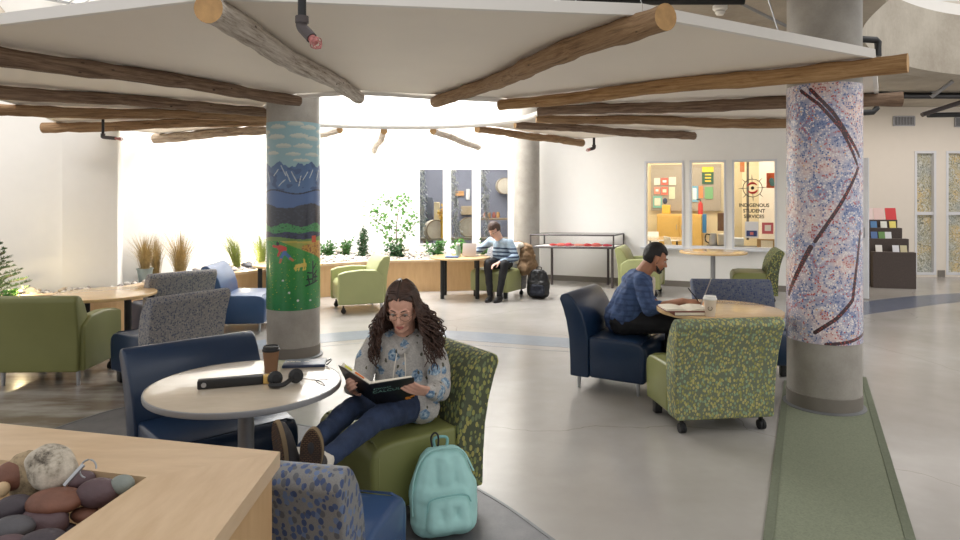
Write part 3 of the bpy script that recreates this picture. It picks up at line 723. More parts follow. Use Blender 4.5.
def lounge(label, loc, face, seat_m, back_m, group='armless lounge chairs', back_inner=None, wd=0.66, casters=True, H=0.78, seat_front=-0.34):
    rz = math.atan2(face[1], face[0])+PI/2      # local -Y is the front
    t = thing('lounge_chair', label, 'chair', (loc[0], loc[1], 0), rz, group); hw = wd/2
    fl = lambda z: 1+0.09*max(0, z-0.1)/0.7
    bm = BM(); f = seat_front
    prof_x(bm, [(f+0.015, 0.105), (0.13, 0.105), (0.14, 0.44), (0.0, 0.436), (f+0.12, 0.434), (f+0.045, 0.42), (f+0.008, 0.385), (f, 0.33)], -hw, hw, 0.022)
    seat = mk('seat', bm, M[seat_m], t)
    bm = BM(); piping(bm, f+0.045, hw-0.004, 0.115, 0.425); mk('piping', bm, M[seat_m], seat)
    bm = BM(); s = H/0.78
    outer = [(0.385, 0.735), (0.355, 0.66), (0.325, 0.55), (0.305, 0.42), (0.298, 0.25), (0.298, 0.10)]
    prof = [(0.135, 0.10), (0.135, 0.42), (0.150, 0.52), (0.180, 0.62), (0.225, 0.70), (0.270, 0.755), (0.300, 0.778), (0.335, 0.785), (0.368, 0.772)]+outer
    prof_x(bm, [(y, z*s) for y, z in prof], -hw, hw, 0.014, fl)
    mk('backrest', bm, M[back_m], t, smooth=math.radians(50))
    for sx in (-1, 1):
        if casters:
            bm = BM(); caster(bm, sx*(hw-0.06), 0.235); mk('caster', bm, M['rubber'], t)
            bm = BM(); box(bm, (sx*(hw-0.06), f+0.08, 0.055), (0.055, 0.055, 0.10), 0.005); mk('leg', bm, M['black'], t)
        else:
            bm = BM(); tube(bm, [(sx*(hw-0.06), 0.24, 0), (sx*(hw-0.06), 0.24, 0.11)], [0.013, 0.018], 12); mk('leg', bm, M['steel'], t)
            bm = BM(); tube(bm, [(sx*(hw-0.06), f+0.08, 0), (sx*(hw-0.06), f+0.08, 0.11)], [0.013, 0.018], 12); mk('leg', bm, M['steel'], t)
    return t
def armchair(label, loc, face, m, group='pale green armchairs'):
    rz = math.atan2(face[1], face[0])+PI/2
    t = thing('armchair', label, 'armchair', (loc[0], loc[1], 0), rz, group)
    bm = BM(); prof_x(bm, [(-0.33, 0.16), (0.15, 0.16), (0.15, 0.43), (-0.2, 0.435), (-0.3, 0.42), (-0.335, 0.37)], -0.27, 0.27, 0.022); mk('seat', bm, M[m], t)
    bm = BM(); prof_x(bm, [(0.11, 0.12), (0.12, 0.42), (0.16, 0.56), (0.215, 0.68), (0.27, 0.745), (0.31, 0.765), (0.355, 0.755), (0.37, 0.72), (0.35, 0.62), (0.325, 0.48), (0.315, 0.3), (0.315, 0.12)], -0.335, 0.335, 0.018, lambda z: 1+0.05*max(0, z-0.1)/0.7)
    mk('backrest', bm, M[m], t, smooth=math.radians(50))
    for s in (-1, 1):
        bm = BM(); x0, x1 = (0.272, 0.372) if s > 0 else (-0.372, -0.272)
        prof_x(bm, [(-0.345, 0.12), (0.27, 0.12), (0.27, 0.5), (0.16, 0.575), (-0.05, 0.585), (-0.25, 0.565), (-0.345, 0.535)], x0, x1, 0.02); mk('armrest', bm, M[m], t)
        bm = BM(); tube(bm, [(s*0.31, 0.25, 0), (s*0.31, 0.25, 0.125)], [0.014, 0.02], 12); mk('leg', bm, M['steel'], t)
        bm = BM(); caster(bm, s*0.31, -0.27); mk('caster', bm, M['rubber'], t)
    return t
# --- group round the near table
lounge('armless lounge chair with olive seat and leaf patterned back, holding the woman who reads', (-0.415, 3.51), (-0.82, -0.57), 'vinyl_green', 'pat_green')
lounge('dark blue vinyl armless chair tucked behind the near round table', (-1.42, 3.50), (0.67, -0.74), 'vinyl_blue', 'vinyl_blue', group='blue vinyl lounge chairs', wd=0.66)
lounge('armless chair with blue seat and blue leaf spotted back, beside the wooden planter in front', (-0.66, 2.36), (0.2, 0.98), 'vinyl_mid', 'pat_blue', wd=0.62)
# --- group round the man's table
lounge('armless chair with leaf patterned back turned to the viewer, at the light wood round table', (1.61, 4.71), (-0.13, 0.98), 'vinyl_green', 'pat_green_light', seat_front=-0.26, wd=0.69)
lounge('shiny dark blue vinyl chair in which the man in the blue shirt sits', (1.17, 5.62), (0.86, -0.5), 'vinyl_blue', 'vinyl_blue', group='blue vinyl lounge chairs', casters=False)
lounge('slate blue speckled armless chair across the light wood table, facing the viewer', (2.41, 6.1), (-0.08, -1.0), 'vinyl_blue', 'pat_slate', wd=0.69)
# --- back right
lounge('olive seated chair with leaf patterned back side-on below the third office window', (4.22, 10.15), (-0.95, 0.30), 'vinyl_green', 'pat_green')
armchair('pale green armchair behind the man, between the display case and the office windows', (2.62, 10.75), (0.93, -0.36), 'vinyl_pale')
# --- left side
lounge('grey speckled armless chair with dark blue seat, nearer of the two on the left', (-2.70, 5.72), (-0.82, 0.56), 'vinyl_blue', 'pat_grey')
lounge('grey speckled armless chair with dark blue seat, farther of the two on the left', (-3.42, 7.3), (-0.72, 0.69), 'vinyl_blue', 'pat_grey')
lounge('mid blue vinyl armless chair to the left of the landscape column', (-2.86, 7.95), (0.99, 0.10), 'vinyl_mid', 'vinyl_mid', group='blue vinyl lounge chairs', casters=False)
armchair('olive green armchair at the left edge, its back to the viewer', (-3.70, 5.80), (-0.03, 1.0), 'vinyl_olive')
armchair('pale green armchair facing left in front of the leafy planter', (-1.70, 9.28), (-0.93, -0.36), 'vinyl_pale')
# --- student's chair
lounge('pale green low chair with grey back on which the student in the striped sweater sits', (0.31, 10.52), (-0.52, -0.85), 'vinyl_pale', 'pat_grey', seat_front=-0.36)

# ================================================================ TABLES
def round_table(label, c, R, top_z, m, edge, group, pedestal=True, legs=()):
    t = thing('round_table', label, 'table', (c[0], c[1], 0), 0, group)
    bm = BM(); lathe(bm, [(R-0.012, top_z-0.03), (R-0.002, top_z-0.024), (R, top_z-0.012), (R-0.003, top_z-0.002), (R-0.012, top_z)], seg=72)
    top = mk('tabletop', bm, M[m], t)
    bm = BM(); rings = []
    lathe(bm, [(R-0.01, top_z-0.0305), (R+0.0015, top_z-0.0255), (R+0.0035, top_z-0.014), (R+0.0015, top_z-0.003), (R-0.004, top_z-0.0005)], seg=72, cap=False); mk('edge_band', bm, M[edge], top)
    if pedestal:
        bm = BM(); lathe(bm, [(0.036, 0.02), (0.036, top_z-0.035)], seg=24); mk('pedestal', bm, M['grey_metal'], t)
        bm = BM(); lathe(bm, [(0.25, 0.0), (0.25, 0.008), (0.22, 0.016), (0.06, 0.026), (0.04, 0.05)], seg=40); mk('base', bm, M['grey_metal'], t)
        bm = BM(); box(bm, (0, 0, top_z-0.037), (0.3, 0.05, 0.012)); box(bm, (0, 0, top_z-0.037), (0.05, 0.3, 0.012)); mk('bracket', bm, M['grey_metal'], t)
    for (x, y) in legs:
        bm = BM(); tube(bm, [(x, y, 0), (x, y, top_z-0.03)], 0.032, 20); mk('leg', bm, M['black'], t)
    return t
round_table('pale round pedestal table with grey edge beside the reading woman', (-1.085, 3.06), 0.43, 0.73, 'table_pale', 'grey_metal', 'pedestal tables')
round_table('light wood round pedestal table where the man writes', (1.83, 5.06), 0.46, 0.73, 'table_wood', 'table_wood', 'pedestal tables')
round_table('light wood round pedestal table in front of the office windows', (3.60, 10.2), 0.5, 0.73, 'table_wood', 'table_wood', 'pedestal tables')
L4 = ((-0.33, -0.2), (0.33, -0.2), (-0.33, 0.25), (0.33, 0.25))
round_table('low wooden table on black legs behind the olive armchair at left', (-3.68, 6.48), 0.46, 0.64, 'table_wood', 'table_wood', 'low tables on black legs', False, L4)
round_table('low wooden table on black legs, half hidden by the landscape column', (-2.72, 9.35), 0.48, 0.63, 'table_wood', 'table_wood', 'low tables on black legs', False, ((-0.33, -0.2), (0.36, -0.28), (-0.33, 0.25), (0.33, 0.25)))
round_table('low wooden table on black legs where the student works, against the planter', (-0.31, 10.35), 0.47, 0.64, 'table_wood', 'table_wood', 'low tables on black legs', False, ((-0.27, -0.18), (0.27, -0.18), (-0.25, 0.2), (0.25, 0.2)))

# ================================================================ NEAR PLANTER
pl = thing('planter', 'foreground wooden planter box with mitred top boards, full of river stones', 'planter', (-1.2, 1.2, 0))
E = V((-0.545, 1.80, 0)); ux = V((-0.972, 0.235, 0)).normalized(); uy = V((0.012, -1.0, 0)).normalized(); TZ = 0.9; LW, BW = 2.4, 0.275
def pp(a, b): p = E+ux*a+uy*b; return (p.x, p.y)
i0, i1 = pp(0.29, 0.245), None
outer = [pp(0, 0), pp(LW, 0)]; inn0 = FL(147, 477, TZ); innL = inn0+ux*(LW-0.3); innR = FL(55, 540, TZ); dR = (innR-inn0).normalized(); innR = inn0+dR*1.3; eR = E+uy*1.6
bm = BM(); prism(bm, [(E.x, E.y), pp(LW, 0), (innL.x, innL.y), (inn0.x, inn0.y)], TZ-0.042, TZ); mkw('top_board', bm, M['maple'], pl, False)
M['maple_y'] = wood('maple_y', srgb(204, 174, 138), srgb(218, 190, 156), (9, 2, 9), 0.35)
bm = BM(); prism(bm, [(E.x-0.0006, E.y-0.0006), (inn0.x-0.0006, inn0.y-0.0006), (innR.x, innR.y), (eR.x, eR.y)], TZ-0.042, TZ); mkw('top_board', bm, M['maple_y'], pl, False)
def wallstrip(a, b, th, z0, z1, mm, nm):
    bm = BM(); d = (b-a).normalized(); s = V((-d.y, d.x, 0))*th; prism(bm, [a[:2], b[:2], (b+s)[:2], (a+s)[:2]], z0, z1); mkw(nm, bm, M[mm], pl, False)
e1 = E+ux*0.02+uy*0.015
wallstrip(e1, e1+uy*1.5, -0.02, 0, TZ-0.042, 'maple_front', 'side_panel')
wallstrip(e1+ux*(LW-0.05), e1, -0.02, 0, TZ-0.042, 'maple_front', 'back_panel')
bm = BM(); q = [inn0-V((0.012, 0.012, 0)), innL-V((0, 0.012, 0)), innL+uy*1.2, innR-V((0.015, 0, 0))]
for a, b in ((q[1], q[0]), (q[0], q[3])):
    d = (b-a).normalized(); s = V((-d.y, d.x, 0))*0.012; prism(bm, [a[:2], b[:2], (b+s)[:2], (a+s)[:2]], 0.62, TZ-0.043)
mkw('liner', bm, M['maple_front'], pl, False)
bm = BM(); prism(bm, [p[:2] for p in (q[0], q[1], q[2], q[3])], 0.66, 0.72); mkw('soil', bm, M['rock_soil'], pl, False)
# river stones, each its own thing
def stone_mat(nm, c, v=0.25, sc=14, rough=0.6):
    M[nm] = mat(nm, c, rough, v, sc, bmp=0.35, bs=90)
stone_mat('st_purple', srgb(92, 72, 76)); stone_mat('st_grey', srgb(86, 84, 88)); stone_mat('st_rust', srgb(118, 78, 62)); stone_mat('st_green', srgb(132, 138, 132)); stone_mat('st_tan', srgb(204, 176, 138)); stone_mat('st_dark', srgb(66, 58, 64))
m, nt, b = newmat('st_white'); v = coords(nt); nt.links.new(ramp(nt, noi(nt, v, 16, 7, 0.7), [(0.36, srgb(84, 76, 66)), (0.46, srgb(176, 166, 150)), (0.62, srgb(216, 206, 190))]), b.inputs['Base Color']); b.inputs['Roughness'].default_value = 0.85; bump(nt, b, noi(nt, v, 30, 5), 0.7, 0.006); M['st_white'] = m
m, nt, b = newmat('st_sand'); v = coords(nt); nt.links.new(ramp(nt, noi(nt, v, 30, 6, 0.7), [(0.38, srgb(120, 104, 82)), (0.55, srgb(172, 152, 122))]), b.inputs['Base Color']); b.inputs['Roughness'].default_value = 0.9; M['st_sand'] = m
SS = 0.7/660
def stone(px, py, w_, h_, mt, label, z=0.86, rz=0.0, sub=4, rough=0.04, tilt=0.0, fl=None):
    p = FL(px, py, z); s = p.y/FPX; a, c = w_/2*s, h_/2*s*0.92; bb = fl or max(a*0.75, c)
    bm = BM(); ell(bm, (0, 0, 0), (a, bb, c), sub, Matrix.Rotation(tilt, 3, 'Y') @ Matrix.Rotation(rz, 3, 'Z'))
    sd = px*0.37+py*0.11
    for vv in bm.verts:
        n = noise.noise(vv.co*14+V((sd, 0, 0)))*rough*1.2+noise.noise(vv.co*34+V((sd, 3, 0)))*rough*0.35
        vv.co *= 1+n*6
    p = p - V((0, 0, 0)); bmesh.ops.translate(bm, vec=p, verts=bm.verts)
    return mkt('river_stone', bm, M[mt], label, 'stone', 'river stones in the near planter', smooth=True)
stone(26, 477, 44, 56, 'st_sand', 'sandy brown stone leaning under the big white rock', 0.885, fl=0.03)
stone(50, 467, 46, 43, 'st_white', 'large pale lichen mottled rock, topmost of the planter stones', 0.92, rough=0.05)
stone(12, 476, 38, 28, 'st_rust', 'rust brown stone at the left edge behind the pale mottled rock', 0.892)
stone(2, 489, 14, 18, 'st_tan', 'small cream stone at the left edge of the frame', 0.88)
stone(12, 508, 38, 26, 'st_dark', 'dark purple stone below the cream one at the left edge', 0.86)
stone(55, 501, 56, 25, 'st_rust', 'long reddish brown stone lying in front of the pale mottled rock', 0.87, rough=0.02)
stone(98, 493, 42, 30, 'st_purple', 'big smooth purple brown stone next to the inner corner', 0.875, rough=0.015)
stone(82, 479, 30, 18, 'st_purple', 'purple stone with the metal ring lying on it', 0.888)
stone(122, 484, 24, 20, 'st_green', 'small round grey green stone nearest the inner corner', 0.893, rough=0.015)
stone(84, 515, 28, 17, 'st_rust', 'small rust stone against the right board', 0.83)
stone(42, 521, 42, 32, 'st_purple', 'ridged purple stone at the bottom of the planter view', 0.84, rough=0.06)
stone(12, 528, 40, 24, 'st_grey', 'charcoal grey stone near the lower left corner', 0.85, rough=0.03)
stone(44, 541, 46, 22, 'st_dark', 'dark stone cut by the bottom edge of the frame', 0.86, rough=0.03)
stone(8, 544, 34, 16, 'st_purple', 'purple stone in the lower left corner of the frame', 0.86)
stone(60, 516, 16, 12, 'st_green', 'pebble of grey green wedged between the long reddish and ridged stones', 0.82)
stone(66, 532, 26, 20, 'st_dark', 'dark stone under the right board at the bottom', 0.80)
stone(104, 506, 22, 16, 'st_dark', 'small dark stone wedged under the big smooth one', 0.80)
bm = BM(); p = FL(88, 472, 0.925)
tube(bm, [p+V((0.02*math.cos(a), 0.006*math.sin(a), 0.02*math.sin(a)+0.008)) for a in [i*2*PI/18 for i in range(14)]], 0.0022, 8)
tube(bm, catmull([p+V((-0.008, -0.004, 0.02)), p+V((-0.025, -0.02, -0.002)), p+V((-0.038, -0.03, -0.02))], 6), [0.0055]*13, 8)
mkt('metal_strap', bm, M['steel'], 'small metal clip and dark ring lying on the planter stones', 'clip')

# ================================================================ GARDEN PLANTER ALONG THE WALLS
fr = catmull([(-7.2, 6.7, 0), (-6.0, 6.95, 0), (-4.9, 7.06, 0), (-4.25, 7.5, 0), (-3.95, 8.3, 0), (-3.3, 9.35, 0), (-2.5, 10.3, 0), (-1.5, 10.85, 0), (-0.5, 11.0, 0), (0.25, 11.15, 0)], 8)
fr = [V((p.x, p.y, 0)) for p in fr]
gp = thing('garden_planter', 'long curved wooden planter along the white walls, filled with pebbles and plants', 'planter', (-2, 10.6, 0))
bm = BM(); strip(bm, fr, offset(fr, 0.03), 0, 0.485); mkw('front_panel', bm, M['maple_front'], gp)
bm = BM(); strip(bm, offset(fr, -0.02), offset(fr, 0.13), 0.485, 0.52); mkw('cap_board', bm, M['maple'], gp)
bm = BM(); box(bm, (0.235, 12.1, 0.26), (0.03, 1.86, 0.52)); mkw('end_panel', bm, M['maple_front'], gp)
back = [V((-7.4, 7.1, 0)), V((-6.1, 7.5, 0)), V((-5.1, 7.78, 0)), V((-4.42, 8.06, 0)), V((-4.5, 8.6, 0)), V((-4.2, 10.2, 0)), V((-3.55, 12.7, 0)), V((-3.3, 13.05, 0)), V((-1.0, 13.05, 0)), V((0.2, 13.05, 0))]
poly = [p[:2] for p in offset(fr, 0.05)]+[p[:2] for p in back[::-1]]
bm = BM(); prism(bm, poly, 0.40, 0.44); mkw('gravel_bed', bm, M['rock_soil'], gp, False)
def inside(x, y):
    c = False; n = len(poly)
    for i in range(n):
        x1, y1 = poly[i]; x2, y2 = poly[(i+1) % n]
        if (y1 > y) != (y2 > y) and x < (x2-x1)*(y-y1)/(y2-y1)+x1: c = not c
    return c
peb = [srgb(206, 200, 192), srgb(168, 160, 152), srgb(188, 172, 152), srgb(140, 134, 130), srgb(222, 218, 212)]
pms = [mat('pebble_%d' % i, c, 0.8, 0.15, 30) for i, c in enumerate(peb)]
tb = BM(); bmesh.ops.create_icosphere(tb, subdivisions=1, radius=1.0); tv = np.array([v_.co[:] for v_ in tb.verts]); tb.verts.index_update(); tf = [[v_.index for v_ in f.verts] for f in tb.faces]; tb.free()
rnd = random.Random(5); cnt = 0; VV = []; FF = []; MI = []
while cnt < 3600:
    x = rnd.uniform(-6.2, 0.2); y = rnd.uniform(6.9, 13.0)
    if not inside(x, y): continue
    r = rnd.uniform(0.018, 0.042); sc = np.array((rnd.uniform(0.8, 1.3), rnd.uniform(0.8, 1.3), rnd.uniform(0.6, 0.9)))*r
    b0 = len(VV)*len(tv); VV.append(tv*sc+np.array((x, y, 0.455+rnd.uniform(0, 0.03)))); FF += [[b0+k for k in f] for f in tf]; MI += [rnd.randrange(5)]*len(tf); cnt += 1
me = bpy.data.meshes.new('pebbles'); me.from_pydata(np.concatenate(VV).tolist(), [], FF)
for p_ in pms: me.materials.append(p_)
me.polygons.foreach_set('material_index', MI); me.polygons.foreach_set('use_smooth', [True]*len(FF)); me.update()
o = link('pebbles', me); tag(o, 'mixed grey and cream pebbles covering the long curved garden planter', 'pebbles', kind='stuff')
def rock(px, py, w_, z, mt, label):
    p = FL(px, py, z); bm = BM(); a = w_/2*p.y/FPX; ell(bm, p+V((0, 0, a*0.5)), (a, a*0.8, a*0.65), 3)
    for v_ in bm.verts: v_.co += (v_.co-p)*0.5*noise.noise(v_.co*9+V((px, 0, 0)))
    return mkt('rock', bm, M[mt], label, 'rock', 'rocks on the garden planter')
rock(248, 268, 10, 0.47, 'st_grey', 'grey pointed rock at the planter edge left of the landscape column')
rock(343, 255, 14, 0.47, 'st_white', 'pale rock beside the small green shrub at the garden wall')
rock(402, 252, 12, 0.47, 'st_white', 'pale rock at the foot of the tall leafy plant')
rock(34, 297, 14, 0.46, 'st_white', 'pale stone near the glowing light at the left edge')
rock(422, 251, 10, 0.47, 'st_green', 'grey stone below the first garden window')
# plants ------------------------------------------------------------
def leaf(bm, p, d, L, W, nrm=None):
    d = V(d).normalized(); s = d.cross(nrm or V((random.uniform(-1, 1), random.uniform(-1, 1), random.uniform(-0.3, 1))))
    if s.length < 1e-3: s = d.orthogonal()
    s.normalize(); u = s.cross(d)*W*0.3
    a = bm.verts.new(p); b_ = bm.verts.new(p+d*L*0.5+s*W/2+u); c = bm.verts.new(p+d*L); e = bm.verts.new(p+d*L*0.5-s*W/2+u); f = bm.verts.new(p+d*L*0.5)
    bm.faces.new((a, b_, f)); bm.faces.new((b_, c, f)); bm.faces.new((c, e, f)); bm.faces.new((e, a, f))
def grass(px, Y, z, H, spread, n, mt, label, lean=0.0, pot=True, base=0.05):
    p = AT(px, Y, z); rnd = random.Random(int(px*7)); t = thing('ornamental_grass', label, 'grass plant', p, 0, 'grasses in the garden planter')
    z0 = 0.0
    if pot:
        bm = BM(); lathe(bm, [(0.075, 0), (0.095, 0.17), (0.104, 0.17), (0.104, 0.185), (0.09, 0.185), (0.08, 0.14)], seg=28); mk('bucket', bm, M['galv'], t); z0 = 0.12
    bm = BM()
    for i in range(n):
        a = rnd.uniform(0, 2*PI); r0 = rnd.uniform(0, base); h = H*rnd.uniform(0.55, 1); sp = 1.35*spread*rnd.uniform(0.05, 1)**1.2
        b0 = V((r0*math.cos(a), r0*math.sin(a), z0)); a2 = a+rnd.uniform(-0.5, 0.5)
        tip = V((sp*math.cos(a2)+lean*h, sp*math.sin(a2), h)); mid = b0*0.5+tip*0.5+V((0, 0, h*0.10)) - V((tip.x, tip.y, 0))*0.12
        s = V((-math.sin(a), math.cos(a), 0))*rnd.uniform(0.0016, 0.003)
        v = [bm.verts.new(q) for q in (b0-s, b0+s, mid+s*0.9, mid-s*0.9, tip)]
        bm.faces.new((v[0], v[1], v[2], v[3])); bm.faces.new((v[3], v[2], v[4]))
    mk('blades', bm, M[mt], t, False); return t
grass(145, 8.7, 0.45, 0.68, 0.22, 420, 'straw', 'dry straw coloured grass in a galvanised bucket by the pilaster')
grass(156, 9.0, 0.45, 0.66, 0.13, 240, 'straw', 'narrow clump of brown grass just behind the galvanised bucket', pot=False)
grass(180, 9.1, 0.45, 0.72, 0.30, 420, 'straw', 'bushy dry grass above the farther grey speckled chair', pot=False)
grass(238, 10.2, 0.45, 0.66, 0.26, 300, 'straw_green', 'yellow green grass leaning left, near the landscape column', lean=-0.33, pot=False)
grass(262, 10.8, 0.45, 0.6, 0.3, 260, 'straw_green', 'green grass clump partly behind the landscape column', lean=-0.1, pot=False)
def shrub(px, Y, z, H, R, n, mt, label, cat='shrub', name='shrub', lw=0.05, ll=0.08, stems=5, cone=0.0, group=None):
    p = AT(px, Y, z); rnd = random.Random(int(px*3+Y)); t = thing(name, label, cat, p, 0, group)
    bm = BM(); bs = BM(); random.seed(int(px))
    for s in range(stems):
        a = rnd.uniform(0, 2*PI); rr = R*rnd.uniform(0.2, 0.9); hh = H*rnd.uniform(0.6, 1)
        pts = catmull([V((0, 0, 0)), V((rr*0.35*math.cos(a), rr*0.35*math.sin(a), hh*0.45)), V((rr*math.cos(a)*(1-cone), rr*math.sin(a)*(1-cone), hh))], 6)
        tube(bs, pts, [0.008*(1-0.8*i/len(pts)) for i in range(len(pts))], 6)
        for k in range(n//stems):
            f = rnd.uniform(0.12, 1); q = pts[min(len(pts)-1, int(f*(len(pts)-1)))]
            w_ = R*(0.45 if not cone else 0.9*(1-f*cone)); o_ = V((rnd.gauss(0, 1), rnd.gauss(0, 1), rnd.gauss(0, 0.7)))*w_*0.35
            leaf(bm, q+o_, V((rnd.uniform(-1, 1), rnd.uniform(-1, 1), rnd.uniform(-0.4, 0.9))), ll*rnd.uniform(0.6, 1.2), lw*rnd.uniform(0.6, 1.1))
    mk('stem', bs, M['stem'], t); mk('foliage', bm, M[mt], t, False); return t
def fig(px, Y, z, label):
    p = AT(px, Y, z); t = thing('leafy_plant', label, 'plant', p); rnd = random.Random(4); bm = BM(); bs = BM(); random.seed(3)
    tr = catmull([V((0, 0, 0)), V((-0.05, 0, 0.4)), V((-0.02, 0, 0.8)), V((0.06, 0, 1.16))], 8); tube(bs, tr, [0.013*(1-0.7*i/len(tr)) for i in range(len(tr))], 8)
    for i, (h, dx, dz, n) in enumerate(((0.25, -0.3, 0.30, 24), (0.3, 0.33, 0.34, 26), (0.5, -0.46, 0.22, 34), (0.55, 0.36, 0.24, 30), (0.65, -0.55, 0.26, 42), (0.85, 0.2, 0.22, 26), (0.9, -0.25, 0.24, 30), (0.15, 0.12, 0.35, 26), (1.02, 0.1, 0.12, 22), (0.12, -0.14, 0.25, 26))):
        q = tr[int(h/1.16*(len(tr)-1))]; dy = rnd.uniform(-0.2, 0.2); br = catmull([q, q+V((dx*0.5, dy*0.5, dz*0.4)), q+V((dx, dy, dz))], 6); tube(bs, br, 0.005, 6)
        for k in range(n):
            u = br[rnd.randrange(3, len(br))]; leaf(bm, u+V((rnd.gauss(0, 0.05), rnd.gauss(0, 0.05), rnd.gauss(0, 0.05))), V((rnd.uniform(-1, 1), rnd.uniform(-1, 0.6), rnd.uniform(-0.6, 0.6))), rnd.uniform(0.05, 0.09), rnd.uniform(0.04, 0.075))
    mk('stem', bs, M['stem'], t); mk('foliage', bm, M['leaf_light'], t, False)
fig(399, 12.2, 0.44, 'tall light green broad leaved plant against the bright garden wall')
shrub(363, 12.0, 0.44, 0.72, 0.17, 900, 'leaf_dark', 'upright grey green juniper left of the tall leafy plant', name='juniper', lw=0.02, ll=0.06, stems=7, cone=0.7)
shrub(329, 12.2, 0.44, 0.3, 0.24, 260, 'leaf', 'low bright green bush just right of the landscape column', group=None)
shrub(346, 12.3, 0.44, 0.36, 0.16, 180, 'leaf', 'small green bush next to the juniper')
shrub(398, 11.9, 0.44, 0.32, 0.26, 260, 'leaf_dark', 'fern like green bush at the foot of the tall leafy plant')
shrub(436, 12.3, 0.44, 0.36, 0.30, 300, 'leaf', 'green bush under the first garden window')
shrub(462, 12.2, 0.44, 0.36, 0.26, 240, 'leaf_light', 'yellow green bush behind the student\'s table')
shrub(486, 12.4, 0.44, 0.30, 0.2, 180, 'leaf', 'small green bush directly behind the student')
# spruce at the left edge
p = AT(-6, 7.2, 0.44); t = thing('spruce', 'small green spruce cut by the left edge of the frame', 'tree', p); bs = BM(); bm = BM(); rnd = random.Random(9); random.seed(9)
tube(bs, [(0, 0, 0), (0.01, 0, 0.68)], [0.014, 0.004], 8)
for k in range(46):
    f = k/46; h = 0.06+0.6*f; L = 0.34*(1-f)+0.03; a = k*2.4; d = V((math.cos(a), math.sin(a), 0.25)); q0 = V((0, 0, h)); tube(bs, [q0, q0+d*L], 0.0025, 5)
    for j in range(int(40*L/0.34)+8):
        u = q0+d*L*rnd.uniform(0.1, 1); leaf(bm, u, V((rnd.uniform(-1, 1), rnd.uniform(-1, 1), rnd.uniform(-0.3, 1)))*0.6+d*0.6, 0.035, 0.006)
        leaf(bm, u, V((rnd.uniform(-1, 1), rnd.uniform(-1, 1), rnd.uniform(0, 1)))+d*0.6, 0.04, 0.012)
mk('stem', bs, M['stem'], t); mk('foliage', bm, M['spruce'], t, False)
shrub(10, 7.05, 0.44, 0.16, 0.16, 160, 'leaf_light', 'low yellow green ground cover by the glowing light', cat='plant', name='ground_cover', lw=0.03, ll=0.05)
# ground light
p = FL(19, 296, 0.46); t = thing('garden_light', 'small glowing round light on the pebbles at the left edge', 'light', p)
bm = BM(); lathe(bm, [(0.03, 0), (0.035, 0.05), (0.038, 0.052)], seg=20); mk('housing', bm, M['steel'], t)
bm = BM(); ell(bm, (0, 0, 0.055), (0.032, 0.032, 0.02), 2); M['lampglow'] = emit('lampglow', (1, 0.72, 0.35, 1), 12); mk('lens', bm, M['lampglow'], t)
for nm, px, Y, pw, c in (('garden_spot', 20, 7.15, 9, (1, 0.8, 0.45)), ('garden_spot', 246, 10.6, 14, (1, 0.82, 0.5))):
    l = bpy.data.lights.new(nm, 'POINT'); l.energy = pw; l.color = c; l.shadow_soft_size = 0.04; o = bpy.data.objects.new(nm, l); COL.objects.link(o); o.location = AT(px, Y, 0.62)
t = dup(t, AT(246, 10.6, 0.47), 0, 'small glowing round light among the grasses left of the landscape column')
# ================================================================ PEOPLE
def rot_about(v, ax, a): return Matrix.Rotation(a, 3, ax) @ v
def hand(bm, W, d, n, side, curl=0.5, s=1.0, spread=0.0, curls=None, thumb=0.7):
    """palm from wrist W along d, palm facing n, thumb on the given side (+1/-1 of d x n)"""
    d = V(d).normalized(); n = V(n); n = (n-d*n.dot(d)).normalized(); w = d.cross(n)*side
    W = V(W)
    for k, o in enumerate((0.026, 0.009, -0.009, -0.026)):
        caps(bm, W+w*o*0.55*s+d*0.008*s, W+(w*o+d*(0.082-0.003*abs(k-1)))*s, 0.0125*s, 0.0105*s, 10)
    caps(bm, W-d*0.02*s, W+d*0.02*s, 0.0225*s, 0.022*s)
    Ls = ((0.040, 0.024, 0.020), (0.044, 0.028, 0.021), (0.041, 0.026, 0.021), (0.032, 0.020, 0.018))
    for k, o in enumerate((0.027, 0.0092, -0.0092, -0.027)):
        p = W+(w*o+d*0.084)*s; dd = rot_about(d, n, 0); c = (curls[k] if curls else curl)
        dir_ = (d+w*spread*o*20).normalized(); ang = 0
        for j, L in enumerate(Ls[k]):
            ang += c*(0.8, 1.0, 0.7)[j]
            v_ = dir_*math.cos(ang)+n*math.sin(ang); q = p+v_*L*s
            caps(bm, p, q, (0.0088, 0.0080, 0.0072)[j]*s, (0.0080, 0.0072, 0.0062)[j]*s, 10); p = q
    p = W+(w*0.020+d*0.018)*s
    for (L, a_, r1, r2) in ((0.042, 0.75, 0.014, 0.0105), (0.032, 0.45, 0.0100, 0.0092), (0.024, 0.2, 0.0092, 0.0075)):
        v_ = (d*math.cos(a_*1.0)+w*math.sin(a_*1.0)+n*thumb*0.6).normalized(); q = p+v_*L*s; caps(bm, p, q, r1*s, r2*s, 10); p = q
